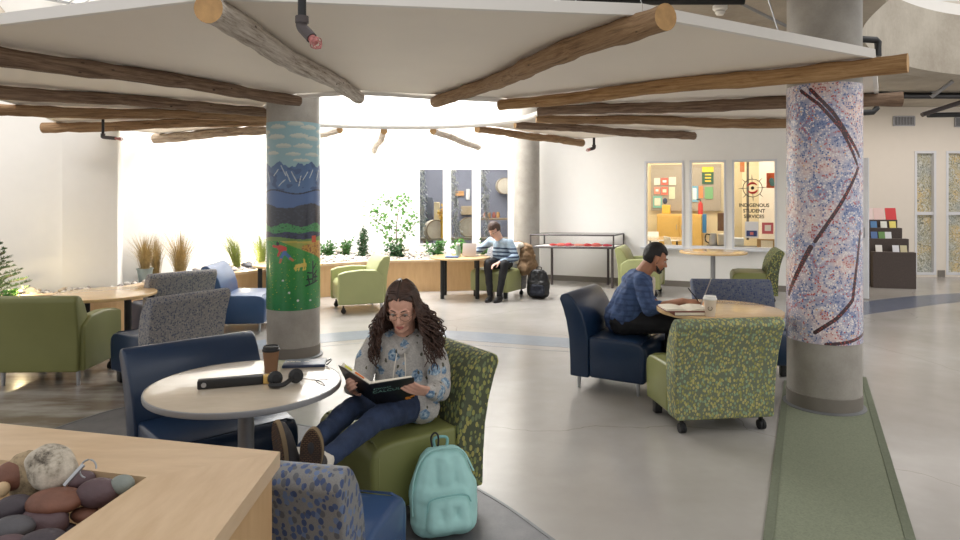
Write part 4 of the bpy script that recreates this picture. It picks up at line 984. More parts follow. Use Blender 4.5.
def head(bm, Mh, neck_to, male=False):
    """head volumes in a local frame: face toward -Y, height 0.24 (z -0.115 .. 0.125)"""
    R = Mh.to_3x3(); T = lambda *p: Mh @ V(p); w_ = 1.06 if male else 0.97
    def e(c, r): ell(bm, T(*c), tuple(x*s_ for x, s_ in zip(r, (1, 1, 1))), 3, R)
    e((0, 0.012, 0.032), (0.074*w_, 0.092, 0.093)); e((0, -0.028, -0.02), (0.060*w_, 0.062, 0.084)); e((0, -0.03, -0.055), (0.047*w_, 0.050, 0.05))
    e((0, -0.062, -0.094), (0.022*w_, 0.022, 0.019)); e((0.036*w_, -0.052, -0.028), (0.024, 0.026, 0.024)); e((-0.036*w_, -0.052, -0.028), (0.024, 0.026, 0.024))
    for s in (-1, 1):
        caps(bm, T(s*0.054*w_, 0.0, -0.045), T(s*0.020*w_, -0.055, -0.092), 0.018, 0.016)
        e((s*0.077*w_, 0.010, -0.012), (0.012, 0.018, 0.031))
        caps(bm, T(s*0.042, -0.074, 0.022), T(s*0.012, -0.083, 0.017), 0.010, 0.009)
        caps(bm, T(s*0.010, -0.094, -0.036), T(s*0.004, -0.098, -0.035), 0.0085, 0.008)
    caps(bm, T(0, -0.082, 0.012), T(0, -0.106, -0.032), 0.0075, 0.0105)
    caps(bm, T(-0.018, -0.081, -0.062), T(0.018, -0.081, -0.062), 0.0075); caps(bm, T(-0.013, -0.080, -0.070), T(0.013, -0.080, -0.070), 0.008)
    caps(bm, T(0, 0.022, -0.03), V(neck_to), 0.054 if not male else 0.06, 0.056 if not male else 0.066)
def face_parts(t, Mh, hair_m, look=0.35, male=False, brow_w=0.0032, open_=0.5):
    R = Mh.to_3x3(); T = lambda *p: Mh @ V(p)
    bm = BM()
    for s in (-1, 1): ell(bm, T(s*0.030, -0.0755, 0.002), (0.0135, 0.010, 0.0042), 2, R)
    ey = mkw('eyes', bm, M['eye_white'], t, True)
    bm = BM()
    for s in (-1, 1): ell(bm, T(s*0.030, -0.0815, -0.0005), (0.0055, 0.005, 0.0050), 2, R)
    mkw('iris', bm, M['eye_dark'], ey, True)
    bm = BM()
    for s in (-1, 1):
        tube(bm, catmull([T(s*0.015, -0.084, 0.003), T(s*0.024, -0.0875, 0.0075), T(s*0.034, -0.0865, 0.0075), T(s*0.046, -0.078, 0.003)], 4), 0.0017, 6)
    mkw('eyelashes', bm, M['eye_dark'], t)
    bm = BM()
    for s in (-1, 1):
        tube(bm, catmull([T(s*0.013, -0.091, 0.024), T(s*0.028, -0.088, 0.030), T(s*0.046, -0.077, 0.026)], 5), [brow_w*x for x in (0.8,)*4+(1,)*4+(0.6,)*3][:11], 6)
    mkw('eyebrows', bm, M[hair_m], t)
    bm = BM(); tube(bm, catmull([T(-0.021, -0.085, -0.063), T(-0.008, -0.0905, -0.0605), T(0, -0.0905, -0.0618), T(0.008, -0.0905, -0.0605), T(0.021, -0.085, -0.063)], 4), [0.0014]+[0.0030]*15+[0.0014], 8)
    tube(bm, catmull([T(-0.018, -0.085, -0.067), T(0, -0.0905, -0.0705), T(0.018, -0.085, -0.067)], 5), [0.0014]+[0.0035]*9+[0.0014], 8)
    mkw('lips', bm, M['lip'] if not male else M['lip_m'], t, True)
M['lip_m'] = mat('lip_m', srgb(146, 92, 78), 0.5, 0.03)
def headM(H, f, up=(0, 0, 1)):
    f = V(f).normalized(); y = -f; x = y.cross(V(up)).normalized(); z = x.cross(y)
    m = Matrix((x, y, z)).transposed().to_4x4(); m.translation = V(H); return m
def haircap(t, Mh, m, hairline=0.055, thick=0.010, side_z=-0.02, back_z=-0.07, vol=0.0, nz=0.004, name='hair', top=0.0, male=True):
    """close fitting hair: a shell of the skull kept away from the face"""
    w_ = 1.06 if male else 0.97
    R = Mh.to_3x3(); bm = BM(); ell(bm, (0, 0.012, 0.032), (0.074*w_+thick, 0.092+thick, 0.093+thick+top), 5)
    for v_ in bm.verts:
        c = v_.co; n = noise.noise(c*38)+0.6*noise.noise(c*90); d = (c-V((0, 0.012, 0.032))).normalized(); c += d*n*nz
        f = 0.0
        if c.y < -0.02 and c.z < hairline: f = 1
        elif c.y < 0.03 and c.z < side_z: f = 1
        elif c.z < back_z+0.0*c.y: f = 1
        elif -0.055 < c.y < -0.02 and c.z < hairline+0.01: f = 1
        if f: v_.co = V((0, 0.012, 0.032))+(c-V((0, 0.012, 0.032)))*0.80
    bmesh.ops.transform(bm, matrix=Mh, verts=bm.verts)
    return mkw(name, bm, M[m], t, True)

# ---------------- the reading woman
wl = V((-0.40, 3.47, 0.0))
W1 = thing('person', 'woman with long curly dark hair and glasses, in a flowered grey hoodie, reading', 'person', wl)
H = V((-0.395, 3.36, 1.029)); MH = headM(H, (-0.10, -0.92, -0.36))
nb = V((-0.395, 3.46, 0.865)); shL, shR = V((-0.545, 3.44, 0.845)), V((-0.255, 3.44, 0.845))
elL, elR = V((-0.600, 3.34, 0.625)), V((-0.205, 3.30, 0.620))
wrL, wrR = V((-0.625, 3.19, 0.672)), V((-0.235, 3.11, 0.675))
hipN, hipF = V((-0.31, 3.40, 0.525)), V((-0.47, 3.52, 0.525))
knN, knF = V((-0.475, 3.02, 0.575)), V((-0.615, 3.12, 0.585))
anN, anF = V((-0.640, 2.69, 0.510)), V((-0.745, 2.70, 0.520))
bm = BM(); head(bm, MH, nb)
chain(bm, [nb, V((-0.40, 3.46, 0.74)), V((-0.39, 3.48, 0.55))], [0.06, 0.10, 0.11])
for a, b, c in ((shL, elL, wrL), (shR, elR, wrR)): caps(bm, nb-V((0, 0, 0.04)), a-V((0, 0, 0.02)), 0.05, 0.038); chain(bm, [a-V((0, 0, 0.015)), b, c], [0.036, 0.030, 0.022])
for a, b, c in ((hipN, knN, anN), (hipF, knF, anF)): chain(bm, [a, b, c], [0.07, 0.045, 0.034])
hand(bm, wrR, (-0.62, -0.62, 0.25), (0.55, -0.45, 0.25) if False else (-0.35, 0.62, 0.55), 1, s=0.92, curls=(0.22, 0.3, 0.38, 0.45), thumb=0.9)
hand(bm, wrL, (0.06, -0.86, 0.30), (0.9, 0.15, 0.35), -1, s=0.92, curls=(0.35, 0.4, 0.45, 0.5), thumb=0.8)
def sockets(Mh):
    inv = Mh.inverted()
    def f(c):
        l = inv @ c
        if l.y < -0.03:
            for s in (-1, 1):
                g = math.exp(-(((l.x-s*0.030)/0.014)**2+((l.z-0.002)/0.010)**2)); l.y += 0.007*g
        return Mh @ l
    def post(c):
        return f(c) if (c-Mh.translation).length < 0.14 else c
    return post
body = organic('body', bm, M['skin_f'], W1, 0.0042, 3, post=sockets(MH))
face_parts(W1, MH, 'hair_dark')
# glasses
bm = BM(); T = lambda *p: MH @ V(p)
for s in (-1, 1):
    tube(bm, [T(s*0.033+0.0255*math.cos(a), -0.099+0.004*abs(math.cos(a)), -0.005+0.016*math.sin(a)) for a in [i*2*PI/20 for i in range(21)]], 0.0011, 6, False)
    tube(bm, [T(s*0.055, -0.095, 0.002), T(s*0.074, -0.06, 0.004), T(s*0.078, 0.0, 0.0)], 0.0012, 6)
tube(bm, [T(-0.009, -0.101, -0.001), T(0, -0.104, 0.002), T(0.009, -0.101, -0.001)], 0.0012, 6)
M['wire'] = mat('wire', srgb(112, 92, 76), 0.3, 0.02, metal=0.8)
mkw('glasses', bm, M['wire'], W1)
# hair: cap plus curls
cap_b = BM(); ell(cap_b, (0, 0.016, 0.036), (0.081, 0.097, 0.100), 5)
for v_ in cap_b.verts:
    c = v_.co; part = math.exp(-(c.x/0.006)**2)*(c.z > 0.06); c *= 1-0.05*part
    if c.y < -0.040 and c.z < 0.084-8.0*c.x*c.x: v_.co = c*0.72
    elif c.y < 0.0 and c.z < 0.02 and abs(c.x) < 0.071: v_.co = c*0.75
    elif c.z < -0.075: v_.co = c*0.85
bmesh.ops.transform(cap_b, matrix=MH, verts=cap_b.verts)
hc = mkw('hair', cap_b, M['hair_dark'], W1, True)
bm = BM(); rnd = random.Random(11)
for i in range(520):
    s = 1 if i % 2 else -1; az = rnd.uniform(0.10, 1.0)      # 0.1 beside the face .. 1 behind
    ang = -PI/2+s*(0.78+az*2.3); rad = 0.080+0.004*rnd.random()
    ca, sa = math.cos(ang), math.sin(ang)
    y0_ = -0.092+az*0.15 if i % 3 else -0.066+az*0.12; r0 = V((s*0.005, y0_, 0.036+0.101*math.sqrt(max(0.05, 1-((y0_-0.016)/0.097)**2)))) if y0_ > -0.074 else V((s*0.005, -0.074, 0.078))
    p1 = V((ca*0.074, 0.014+sa*0.090, 0.085)); p2 = V((ca*0.090, 0.014+sa*0.098, 0.015)); fl_ = rnd.uniform(0.0, 1)
    Lh = rnd.uniform(0.12, 0.30); out = (0.022+0.065*fl_)*(1.0 if s > 0 else 0.55)
    pts = [MH @ r0, MH @ (r0*0.5+p1*0.5+V((s*0.010, -0.010*(1-az), 0.013))), MH @ p1, MH @ p2]
    b0 = pts[-1]; o_ = (MH.to_3x3() @ V((ca, sa*0.55, 0))); o_.z = 0; lat = V((o_.x*1.25, min(o_.y, 0.4)-0.32*(1-az)-0.1, 0))
    k = 4
    for j in range(1, k+1):
        f = j/k; pts.append(b0+lat*out*min(1, f*1.35)+V((s*0.018*f, 0, -Lh*f)))
    sm = catmull(pts, 6); ph = rnd.uniform(0, 6.3); fr_ = rnd.uniform(0.75, 1.05); fin = []
    for j, q in enumerate(sm):
        g = max(0, (j-12)/max(1, len(sm)-12)); A = 0.010*min(1, g*1.8); fin.append(q+V((A*math.cos(j*fr_+ph), A*math.sin(j*fr_+ph), 0.3*A*math.sin(j*fr_*1.3+ph))))
    n_ = len(fin); tube(bm, fin, [0.0024+0.0014*math.sin(PI*j/(n_-1)) for j in range(n_)], 5)
mkw('curls', bm, M['hair_dark'], hc, True)
# flowered hoodie
m, nt, b = newmat('hoodie'); v = coords(nt); nf = noi(nt, v, 120, 3)
basec = ramp(nt, nf, [(0.3, srgb(166, 162, 158)), (0.7, srgb(194, 190, 184))])
vv = vor(nt, v, 13); f1 = mth(nt, 'MULTIPLY', mth(nt, 'LESS_THAN', mth(nt, 'ADD', vv.outputs['Distance'], mth(nt, 'MULTIPLY', noi(nt, v, 42, 2), 0.42)), 0.60), 1.0)
petal = ramp(nt, noi(nt, v, 60, 3), [(0.38, srgb(82, 112, 142)), (0.52, srgb(132, 158, 182)), (0.64, srgb(188, 200, 206))])
c = mix(nt, f1, basec, petal); lv = vor(nt, coords(nt, (1, 1, 0.6)), 24); c = mix(nt, mth(nt, 'LESS_THAN', mth(nt, 'ADD', lv.outputs['Distance'], mth(nt, 'MULTIPLY', noi(nt, v, 60, 2), 0.3)), 0.32), c, srgb(92, 90, 78))
nt.links.new(c, b.inputs['Base Color']); b.inputs['Roughness'].default_value = 0.9; bump(nt, b, noi(nt, v, 200, 2), 0.3, 0.002); M['hoodie'] = m
bm = BM()
chain(bm, [V((-0.40, 3.47, 0.80)), V((-0.40, 3.45, 0.70)), V((-0.395, 3.46, 0.60)), V((-0.385, 3.47, 0.545))], [0.100, 0.116, 0.118, 0.118])
for sgn in (-1, 1): caps(bm, V((-0.40+sgn*0.055, 3.44, 0.79)), V((-0.39+sgn*0.06, 3.46, 0.56)), 0.088, 0.102)
caps(bm, shL-V((-0.03, 0, 0.02)), shR-V((0.03, 0, 0.02)), 0.066)
chain(bm, [shL-V((0, 0, 0.02)), (shL+elL)/2+V((-0.018, 0, 0)), elL, (elL+wrL)/2, wrL], [0.060, 0.059, 0.053, 0.046, 0.034])
chain(bm, [shR-V((0, 0, 0.02)), (shR+elR)/2+V((0.018, 0, 0)), elR+V((0.005, 0, 0)), (elR+wrR)/2, wrR], [0.060, 0.059, 0.054, 0.047, 0.034])
caps(bm, V((-0.46, 3.50, 0.865)), V((-0.34, 3.50, 0.865)), 0.05); caps(bm, V((-0.44, 3.53, 0.87)), V((-0.36, 3.53, 0.87)), 0.055)   # hood
chain(bm, [V((-0.335, 3.47, 0.885)), V((-0.345, 3.40, 0.855)), V((-0.395, 3.355, 0.80))], [0.026, 0.024, 0.02]); chain(bm, [V((-0.465, 3.47, 0.885)), V((-0.455, 3.40, 0.855)), V((-0.405, 3.355, 0.80))], [0.026, 0.024, 0.02])
caps(bm, V((-0.29, 3.34, 0.53)), V((-0.46, 3.42, 0.54)), 0.088); caps(bm, V((-0.31, 3.41, 0.60)), V((-0.30, 3.37, 0.54)), 0.085)
ho = organic('hoodie', bm, M['hoodie'], W1, 0.0065, 5, wr=0.007, ws=13)
bm = BM()
for dx in (-0.018, 0.022): tube(bm, catmull([V((-0.402+dx, 3.335, 0.80)), V((-0.405+dx*1.4, 3.312, 0.73)), V((-0.41+dx*1.6, 3.305, 0.65))], 6), 0.003, 6)
mkw('drawstring', bm, M['fleece'], ho)
bm = BM()
for dx in (-1, 1): caps(bm, V((-0.402+dx*0.03, 3.375, 0.83)), V((-0.402, 3.345, 0.79)), 0.012)
bm.free()
# jeans
bm = BM(); caps(bm, hipN+V((-0.02,0.02,-0.01)), hipF, 0.085)
chain(bm, [hipN, hipN*0.5+knN*0.5, knN, knN*0.5+anN*0.5, anN+V((0.012, 0.03, 0.008))], [0.080, 0.070, 0.055, 0.049, 0.042])
chain(bm, [hipF, hipF*0.5+knF*0.5, knF, knF*0.5+anF*0.5, anF+V((0.005, 0.03, 0.008))], [0.078, 0.069, 0.054, 0.048, 0.042])
organic('jeans', bm, M['jeans'], W1, 0.007, 4, wr=0.005, ws=16)
# shoes with worn tread soles facing the viewer
m, nt, b = newmat('sole'); v = coords(nt, kind='Object'); br = N(nt, 'ShaderNodeTexBrick'); br.inputs['Scale'].default_value = 1.0
br.inputs['Brick Width'].default_value = 0.016; br.inputs['Row Height'].default_value = 0.008; br.inputs['Mortar Size'].default_value = 0.0016
br.inputs['Color1'].default_value = srgb(104, 78, 58); br.inputs['Color2'].default_value = srgb(124, 92, 64); br.inputs['Mortar'].default_value = srgb(44, 36, 32)
mp = N(nt, 'ShaderNodeMapping'); mp.inputs['Rotation'].default_value = (PI/2, 0, 0); nt.links.new(v, mp.inputs[0]); nt.links.new(mp.outputs[0], br.inputs['Vector'])
nt.links.new(mix(nt, ramp(nt, noi(nt, v, 20, 3), [(0.35, (0, 0, 0, 1)), (0.7, (1, 1, 1, 1))]), br.outputs['Color'], srgb(66, 54, 46)), b.inputs['Base Color']); b.inputs['Roughness'].default_value = 0.9; M['sole'] = m
M['sole_rim'] = mat('sole_rim', srgb(132, 112, 84), 0.8, 0.1)
def shoe(t, heel, toe, nrm, sole_m, upper, s=1.0, rim='sole_rim'):
    """heel/toe: points on the sole; nrm: direction the tread faces"""
    heel, toe = V(heel), V(toe); y = (toe-heel); L = y.length; y.normalize(); z = -V(nrm); z = (z-y*z.dot(y)).normalized(); x = y.cross(z)
    Mx = Matrix((x, y, z)).transposed().to_4x4(); Mx.translation = heel
    out = []
    for i in range(28):
        a = 2*PI*i/28; yy = L/2+L/2*math.cos(a)*1.0; f = yy/L; wdt = (0.031+0.014*math.sin(min(1, f*1.05)*PI*0.62)**2)*s
        out.append((math.sin(a)*wdt*(1 if f > 0.3 else 1), yy))
    out = out[::-1]
    bm = BM(); prism(bm, out, 0.004, 0.022); bmesh.ops.transform(bm, matrix=Mx, verts=bm.verts)
    bm2 = BM(); k = [(x_*0.93, L/2+(y_-L/2)*0.96) for x_, y_ in out]; prism(bm2, k, 0.0, 0.005); 
    bmu = BM()
    P = lambda *p: Mx @ V(p)
    chain(bmu, [P(0, 0.04, 0.045), P(0, 0.10*s, 0.045), P(0, L-0.075, 0.032), P(0, L-0.035, 0.027)], [0.036*s, 0.038*s, 0.034*s, 0.024*s]); caps(bmu, P(0.012, L-0.06, 0.026), P(-0.012, L-0.06, 0.026), 0.024*s)
    caps(bmu, P(0, 0.045, 0.05), P(0, 0.055, 0.085), 0.038*s, 0.040*s)
    u = organic('shoe', bmu, M[upper], t, 0.006, 3)
    mkw('sole_rim', bm, M[rim], u); bmesh.ops.transform(bm2, matrix=Mx, verts=bm2.verts); mkw('tread', bm2, M[sole_m], u)
    return u
shoe(W1, (-0.675, 2.585, 0.450), (-0.640, 2.520, 0.705), (-0.15, -1, -0.15), 'sole', 'shoe_grey', 1.08)
shoe(W1, (-0.775, 2.590, 0.455), (-0.800, 2.560, 0.722), (-0.75, -0.75, -0.1), 'sole', 'shoe_grey', 1.0)
bm = BM(); caps(bm, anN+V((0.012, 0.03, 0.008)), anN+V((-0.005, -0.03, -0.01)), 0.038, 0.036); caps(bm, anF+V((0.005, 0.03, 0.008)), anF+V((-0.005, -0.03, -0.01)), 0.038, 0.036)
organic('socks', bm, M['fleece'], W1, 0.006, 2)
# the book she holds
bt = V((-0.495, 2.945, 0.755)); bb_ = V((-0.478, 3.10, 0.615))
Bk = thing('book', 'open black calculus textbook held by the reading woman', 'book', (bb_.x, bb_.y, bb_.z))
rt, rb = V((-0.300, 3.00, 0.772)), V((-0.315, 3.155, 0.632)); lt, lb = V((-0.660, 3.085, 0.806)), V((-0.645, 3.235, 0.668))
def slab(bm, a, b, c, d, off0, off1):
    n = (b-a).cross(d-a).normalized(); A = [bm.verts.new(p+n*off0) for p in (a, b, c, d)]; B = [bm.verts.new(p+n*off1) for p in (a, b, c, d)]
    bm.faces.new(A[::-1]); bm.faces.new(B)
    for i in range(4): bm.faces.new((A[i], A[(i+1) % 4], B[(i+1) % 4], B[i]))
    return n
M['book_black'] = mat('book_black', srgb(24, 24, 28), 0.4, 0.2, 20)
bm = BM(); nR = slab(bm, bb_, rb, rt, bt, 0, 0.003); mkw('front_cover', bm, M['book_black'], Bk, False)
bm = BM(); nL = slab(bm, lb, bb_, bt, lt, 0, 0.003); mkw('back_cover', bm, M['book_black'], Bk, False)
# pages lie on the inner sides (away from the viewer)
def lerp(a, b, t): return a+(b-a)*t
inR = -nR if nR.y < 0 else nR; inL = -nL if nL.y < 0 else nL
def pages(a, b, c, d, inn, th0, th1):
    bm = BM(); u = lambda p, q, f: lerp(p, q, f)
    a2, b2, c2, d2 = a, u(a, b, 0.96), u(d, c, 0.96), d
    a2, d2 = u(a2, d2, 0.02), u(d2, a2, 0.02); b2, c2 = u(b2, c2, 0.02), u(c2, b2, 0.02)
    A = [bm.verts.new(p+inn*0.004) for p in (a2, b2, c2, d2)]; B = [bm.verts.new(p+inn*t_) for p, t_ in zip((a2, b2, c2, d2), (th0, th1, th1, th0))]
    bm.faces.new(A[::-1]); bm.faces.new(B)
    for i in range(4): bm.faces.new((A[i], A[(i+1) % 4], B[(i+1) % 4], B[i]))
    return bm
pg = mkw('pages', pages(bb_, rb, rt, bt, inR, 0.016, 0.012), M['paper'], Bk, False)
pg2 = mkw('pages', pages(bb_, lb, lt, bt, inL, 0.016, 0.022), M['paper'], Bk, False)
for f0, f1, cc, nm in ((0.22, 0.50, srgb(236, 130, 60), 'index_tab'), (0.62, 0.84, srgb(226, 222, 60), 'index_tab')):
    bm = BM(); a, b_ = lerp(bt, lt, f0), lerp(bt, lt, f1); up_ = (bt-bb_).normalized(); slab(bm, a+inL*0.008, b_+inL*0.008, b_+inL*0.016+up_*0.0015, a+inL*0.014+up_*0.0015, -0.002, 0.002); mkw(nm, bm, flat('tab%d' % int(f0*100), cc), pg2, False)
M['title'] = mat('title', srgb(112, 150, 138), 0.5); M['orange'] = mat('orange_print', srgb(226, 140, 40), 0.5)
xr = (rt-bt).normalized(); yr = (bt-bb_).normalized(); ctr = lerp(lerp(bt, rt, 0.44), lerp(bb_, rb, 0.44), 0.36)
Mt = frame(ctr, xr, yr); zz = Mt.to_3x3() @ V((0, 0, 1)); offn = zz*0.0045
text_mesh('cover_title', 'CALCULUS', 0.030, M['title'], Bk, frame(ctr+offn, xr, yr), sx=1.15)
text_mesh('cover_title', 'STEWART', 0.015, M['title'], Bk, frame(ctr+offn+yr*0.028-xr*0.035, xr, yr), sx=1.2)
bm = BM(); q = lerp(lerp(bt, rt, 0.88), lerp(bb_, rb, 0.88), 0.9)
for i in range(9): ell(bm, q+offn*0.8+xr*rnd.uniform(-0.022, 0.02)+yr*rnd.uniform(-0.012, 0.014), (0.008, 0.004, 0.005), 2)
mkw('cover_print', bm, M['orange'], Bk)

# ---------------- the man writing
W2 = thing('person', 'man with short black hair and beard, in a blue checked shirt, writing at the table', 'person', (1.2, 5.6, 0))
H2 = V((1.475, 5.55, 1.065)); MH2 = headM(H2, (0.94, -0.06, -0.34)); nb2 = V((1.37, 5.58, 0.935))
pel = V((1.20, 5.66, 0.55)); s1, s2 = V((1.335, 5.41, 0.895)), V((1.36, 5.77, 0.895))
e1_, e2_ = V((1.355, 5.30, 0.685)), V((1.47, 5.80, 0.68)); w1_, w2_ = V((1.575, 5.12, 0.775)), V((1.475, 5.45, 0.70))
h1, h2 = V((1.21, 5.57, 0.53)), V((1.24, 5.75, 0.53)); k1, k2 = V((1.62, 5.38, 0.55)), V((1.66, 5.60, 0.55)); a1_, a2_ = V((1.64, 5.36, 0.10)), V((1.60, 5.62, 0.10))
bm = BM(); head(bm, MH2, nb2, True)
chain(bm, [nb2, V((1.31, 5.60, 0.80)), pel], [0.06, 0.08, 0.09])
for a, b_, c in ((s1, e1_, w1_), (s2, e2_, w2_)): caps(bm, nb2-V((0.0, 0, 0.08)), a, 0.04, 0.035); chain(bm, [a, b_, c], [0.045, 0.040, 0.028])
for a, b_, c in ((h1, k1, a1_), (h2, k2, a2_)): chain(bm, [a, b_, c], [0.08, 0.055, 0.04])
hand(bm, w1_, (0.55, -0.30, 0.0), (0.15, 0.35, -0.9), 1, s=1.0, curls=(0.55, 0.65, 0.75, 0.8), thumb=0.9)
hand(bm, w2_, (0.10, -0.9, 0.12), (0.3, 0.0, -0.9), 1, s=1.0, curls=(0.25, 0.28, 0.3, 0.35))
organic('body', bm, M['skin_m'], W2, 0.0058, 3, post=sockets(MH2))
face_parts(W2, MH2, 'hair_black', male=True, brow_w=0.0042)
haircap(W2, MH2, 'hair_black', 0.062, 0.010, 0.025, -0.055, top=0.006)
# beard
bm = BM(); TT = lambda *p: MH2 @ V(p)
for s in (-1, 1):
    chain(bm, [TT(s*0.066, -0.004, -0.01), TT(s*0.060, -0.012, -0.052), TT(s*0.040, -0.045, -0.084), TT(0, -0.068, -0.099)], [0.005, 0.009, 0.015, 0.016])
    caps(bm, TT(s*0.024, -0.078, -0.070), TT(s*0.012, -0.090, -0.052), 0.006, 0.0055)
caps(bm, TT(-0.016, -0.072, -0.090), TT(0.016, -0.072, -0.090), 0.014); caps(bm, TT(-0.014, -0.092, -0.051), TT(0.014, -0.092, -0.051), 0.0045)
organic('beard', bm, M['hair_black'], W2, 0.005, 2, wr=0.002, ws=80)
m, nt, b = newmat('blue_check'); v = coords(nt); sx = N(nt, 'ShaderNodeSeparateXYZ'); nt.links.new(v, sx.inputs[0])
g1 = mth(nt, 'LESS_THAN', mth(nt, 'FRACT', mth(nt, 'MULTIPLY', sx.outputs[2], 22)), 0.35); g2 = mth(nt, 'LESS_THAN', mth(nt, 'FRACT', mth(nt, 'MULTIPLY', mth(nt, 'ADD', sx.outputs[0], sx.outputs[1]), 18)), 0.35)
c = mix(nt, mth(nt, 'MULTIPLY', g1, 0.55), srgb(66, 86, 126), srgb(38, 52, 84)); c = mix(nt, mth(nt, 'MULTIPLY', g2, 0.5), c, srgb(42, 58, 92)); c = mix(nt, ramp(nt, noi(nt, v, 9, 3), [(0.4, (0, 0, 0, 1)), (0.7, (0.5, 0.5, 0.5, 1))]), c, srgb(92, 120, 168))
nt.links.new(c, b.inputs['Base Color']); b.inputs['Roughness'].default_value = 0.85; M['blue_check'] = m
bm = BM(); chain(bm, [V((1.335, 5.59, 0.845)), V((1.29, 5.61, 0.74)), V((1.24, 5.63, 0.64)), V((1.20, 5.65, 0.55))], [0.120, 0.138, 0.142, 0.148])
caps(bm, V((1.30, 5.53, 0.78)), V((1.22, 5.57, 0.58)), 0.115, 0.13); caps(bm, V((1.31, 5.68, 0.78)), V((1.22, 5.72, 0.58)), 0.115, 0.13)
caps(bm, s1+V((0, 0.04, 0)), s2-V((0, 0.04, 0)), 0.072); caps(bm, V((1.29, 5.50, 0.86)), V((1.30, 5.70, 0.86)), 0.08)
chain(bm, [s1, (s1+e1_)/2+V((-0.01, -0.015, 0)), e1_, lerp(e1_, w1_, 0.28)], [0.074, 0.070, 0.064, 0.052])
chain(bm, [s2, (s2+e2_)/2, e2_, lerp(e2_, w2_, 0.4)], [0.072, 0.068, 0.060, 0.050])
chain(bm, [V((1.35, 5.50, 0.935)), V((1.41, 5.53, 0.915)), V((1.455, 5.57, 0.87))], [0.024, 0.022, 0.018]); chain(bm, [V((1.35, 5.67, 0.935)), V((1.41, 5.64, 0.915)), V((1.455, 5.60, 0.87))], [0.024, 0.022, 0.018]); caps(bm, V((1.315, 5.55, 0.945)), V((1.315, 5.63, 0.945)), 0.03)
organic('shirt', bm, M['blue_check'], W2, 0.009, 4, wr=0.012, ws=11)
bm = BM(); chain(bm, [V((1.445, 5.565, 0.885)), V((1.435, 5.56, 0.78)), V((1.40, 5.56, 0.66)), V((1.37, 5.55, 0.60))], [0.035, 0.04, 0.04, 0.035]); organic('undershirt', bm, M['fleece'], W2, 0.008, 3)
bm = BM(); caps(bm, h1, h2, 0.125)
chain(bm, [h1, (h1+k1)/2, k1, (k1+a1_)/2, a1_], [0.105, 0.092, 0.074, 0.066, 0.055]); chain(bm, [h2, (h2+k2)/2, k2, (k2+a2_)/2, a2_], [0.105, 0.092, 0.074, 0.066, 0.055])
organic('trousers', bm, M['black_cloth'], W2, 0.009, 3, wr=0.008, ws=13)
shoe(W2, (1.56, 5.38, 0.0), (1.82, 5.30, 0.0), (0, 0, -1), 'rubber', 'black', 1.05, 'rubber'); shoe(W2, (1.52, 5.66, 0.0), (1.79, 5.62, 0.0), (0, 0, -1), 'rubber', 'black', 1.05, 'rubber')

# ---------------- the student
W3 = thing('person', 'student in a blue striped sweater and black trousers, looking down at the low table', 'person', (0.33, 10.5, 0))
H3 = V((0.225, 10.30, 1.045)); MH3 = headM(H3, (-0.62, -0.62, -0.48)); nb3 = V((0.30, 10.40, 0.91))
q1, q2 = V((0.46, 10.27, 0.86)), V((0.17, 10.54, 0.86)); f1_, f2_ = V((0.55, 10.17, 0.64)), V((-0.02, 10.44, 0.72)); g1_, g2_ = V((0.29, 10.02, 0.57)), V((-0.12, 10.36, 0.69))
p1_, p2_ = V((0.42, 10.40, 0.53)), V((0.27, 10.52, 0.53)); j1, j2 = V((0.37, 9.99, 0.55)), V((0.12, 10.08, 0.55)); t1, t2 = V((0.29, 9.93, 0.10)), V((0.15, 9.98, 0.11))
bm = BM(); head(bm, MH3, nb3, True); chain(bm, [nb3, V((0.33, 10.44, 0.75)), V((0.35, 10.47, 0.55))], [0.06, 0.10, 0.11])
for a, b_, c in ((q1, f1_, g1_), (q2, f2_, g2_)): caps(bm, nb3-V((0, 0, 0.06)), a, 0.05, 0.04); chain(bm, [a, b_, c], [0.04, 0.034, 0.024])
for a, b_, c in ((p1_, j1, t1), (p2_, j2, t2)): chain(bm, [a, b_, c], [0.07, 0.05, 0.036])
hand(bm, g1_, (-0.7, -0.35, -0.2), (0, 0, -1), 1, curls=(0.5,)*4); hand(bm, g2_, (-0.8, -0.3, -0.05), (0, 0, -1), -1, curls=(0.4,)*4)
organic('body', bm, M['skin_s'], W3, 0.0075, 2, post=sockets(MH3)); face_parts(W3, MH3, 'hair_brown', male=True)
haircap(W3, MH3, 'hair_brown', 0.055, 0.016, -0.005, -0.05, top=0.010, nz=0.006)
bm = BM(); T3 = lambda *p: MH3 @ V(p)
for s in (-1, 1):
    tube(bm, [T3(s*0.032+0.024*math.cos(a), -0.100, -0.004+0.018*math.sin(a)) for a in [i*2*PI/16 for i in range(17)]], 0.0018, 6, False); tube(bm, [T3(s*0.056, -0.096, 0.002), T3(s*0.082, 0.0, 0.0)], 0.0018, 6)
mkw('glasses', bm, M['eye_dark'], W3)
m, nt, b = newmat('striped_knit'); v = coords(nt); sx = N(nt, 'ShaderNodeSeparateXYZ'); nt.links.new(v, sx.inputs[0])
zf = mth(nt, 'ADD', sx.outputs[2], mth(nt, 'MULTIPLY', noi(nt, v, 6, 2), 0.02)); st = mth(nt, 'LESS_THAN', mth(nt, 'FRACT', mth(nt, 'MULTIPLY', zf, 17)), 0.42); top_ = mth(nt, 'LESS_THAN', sx.outputs[2], 0.80)
nt.links.new(mix(nt, mth(nt, 'MULTIPLY', st, top_), ramp(nt, noi(nt, v, 60, 3), [(0.3, srgb(140, 162, 182)), (0.7, srgb(168, 186, 202))]), srgb(52, 66, 92)), b.inputs['Base Color']); b.inputs['Roughness'].default_value = 0.9; M['striped_knit'] = m
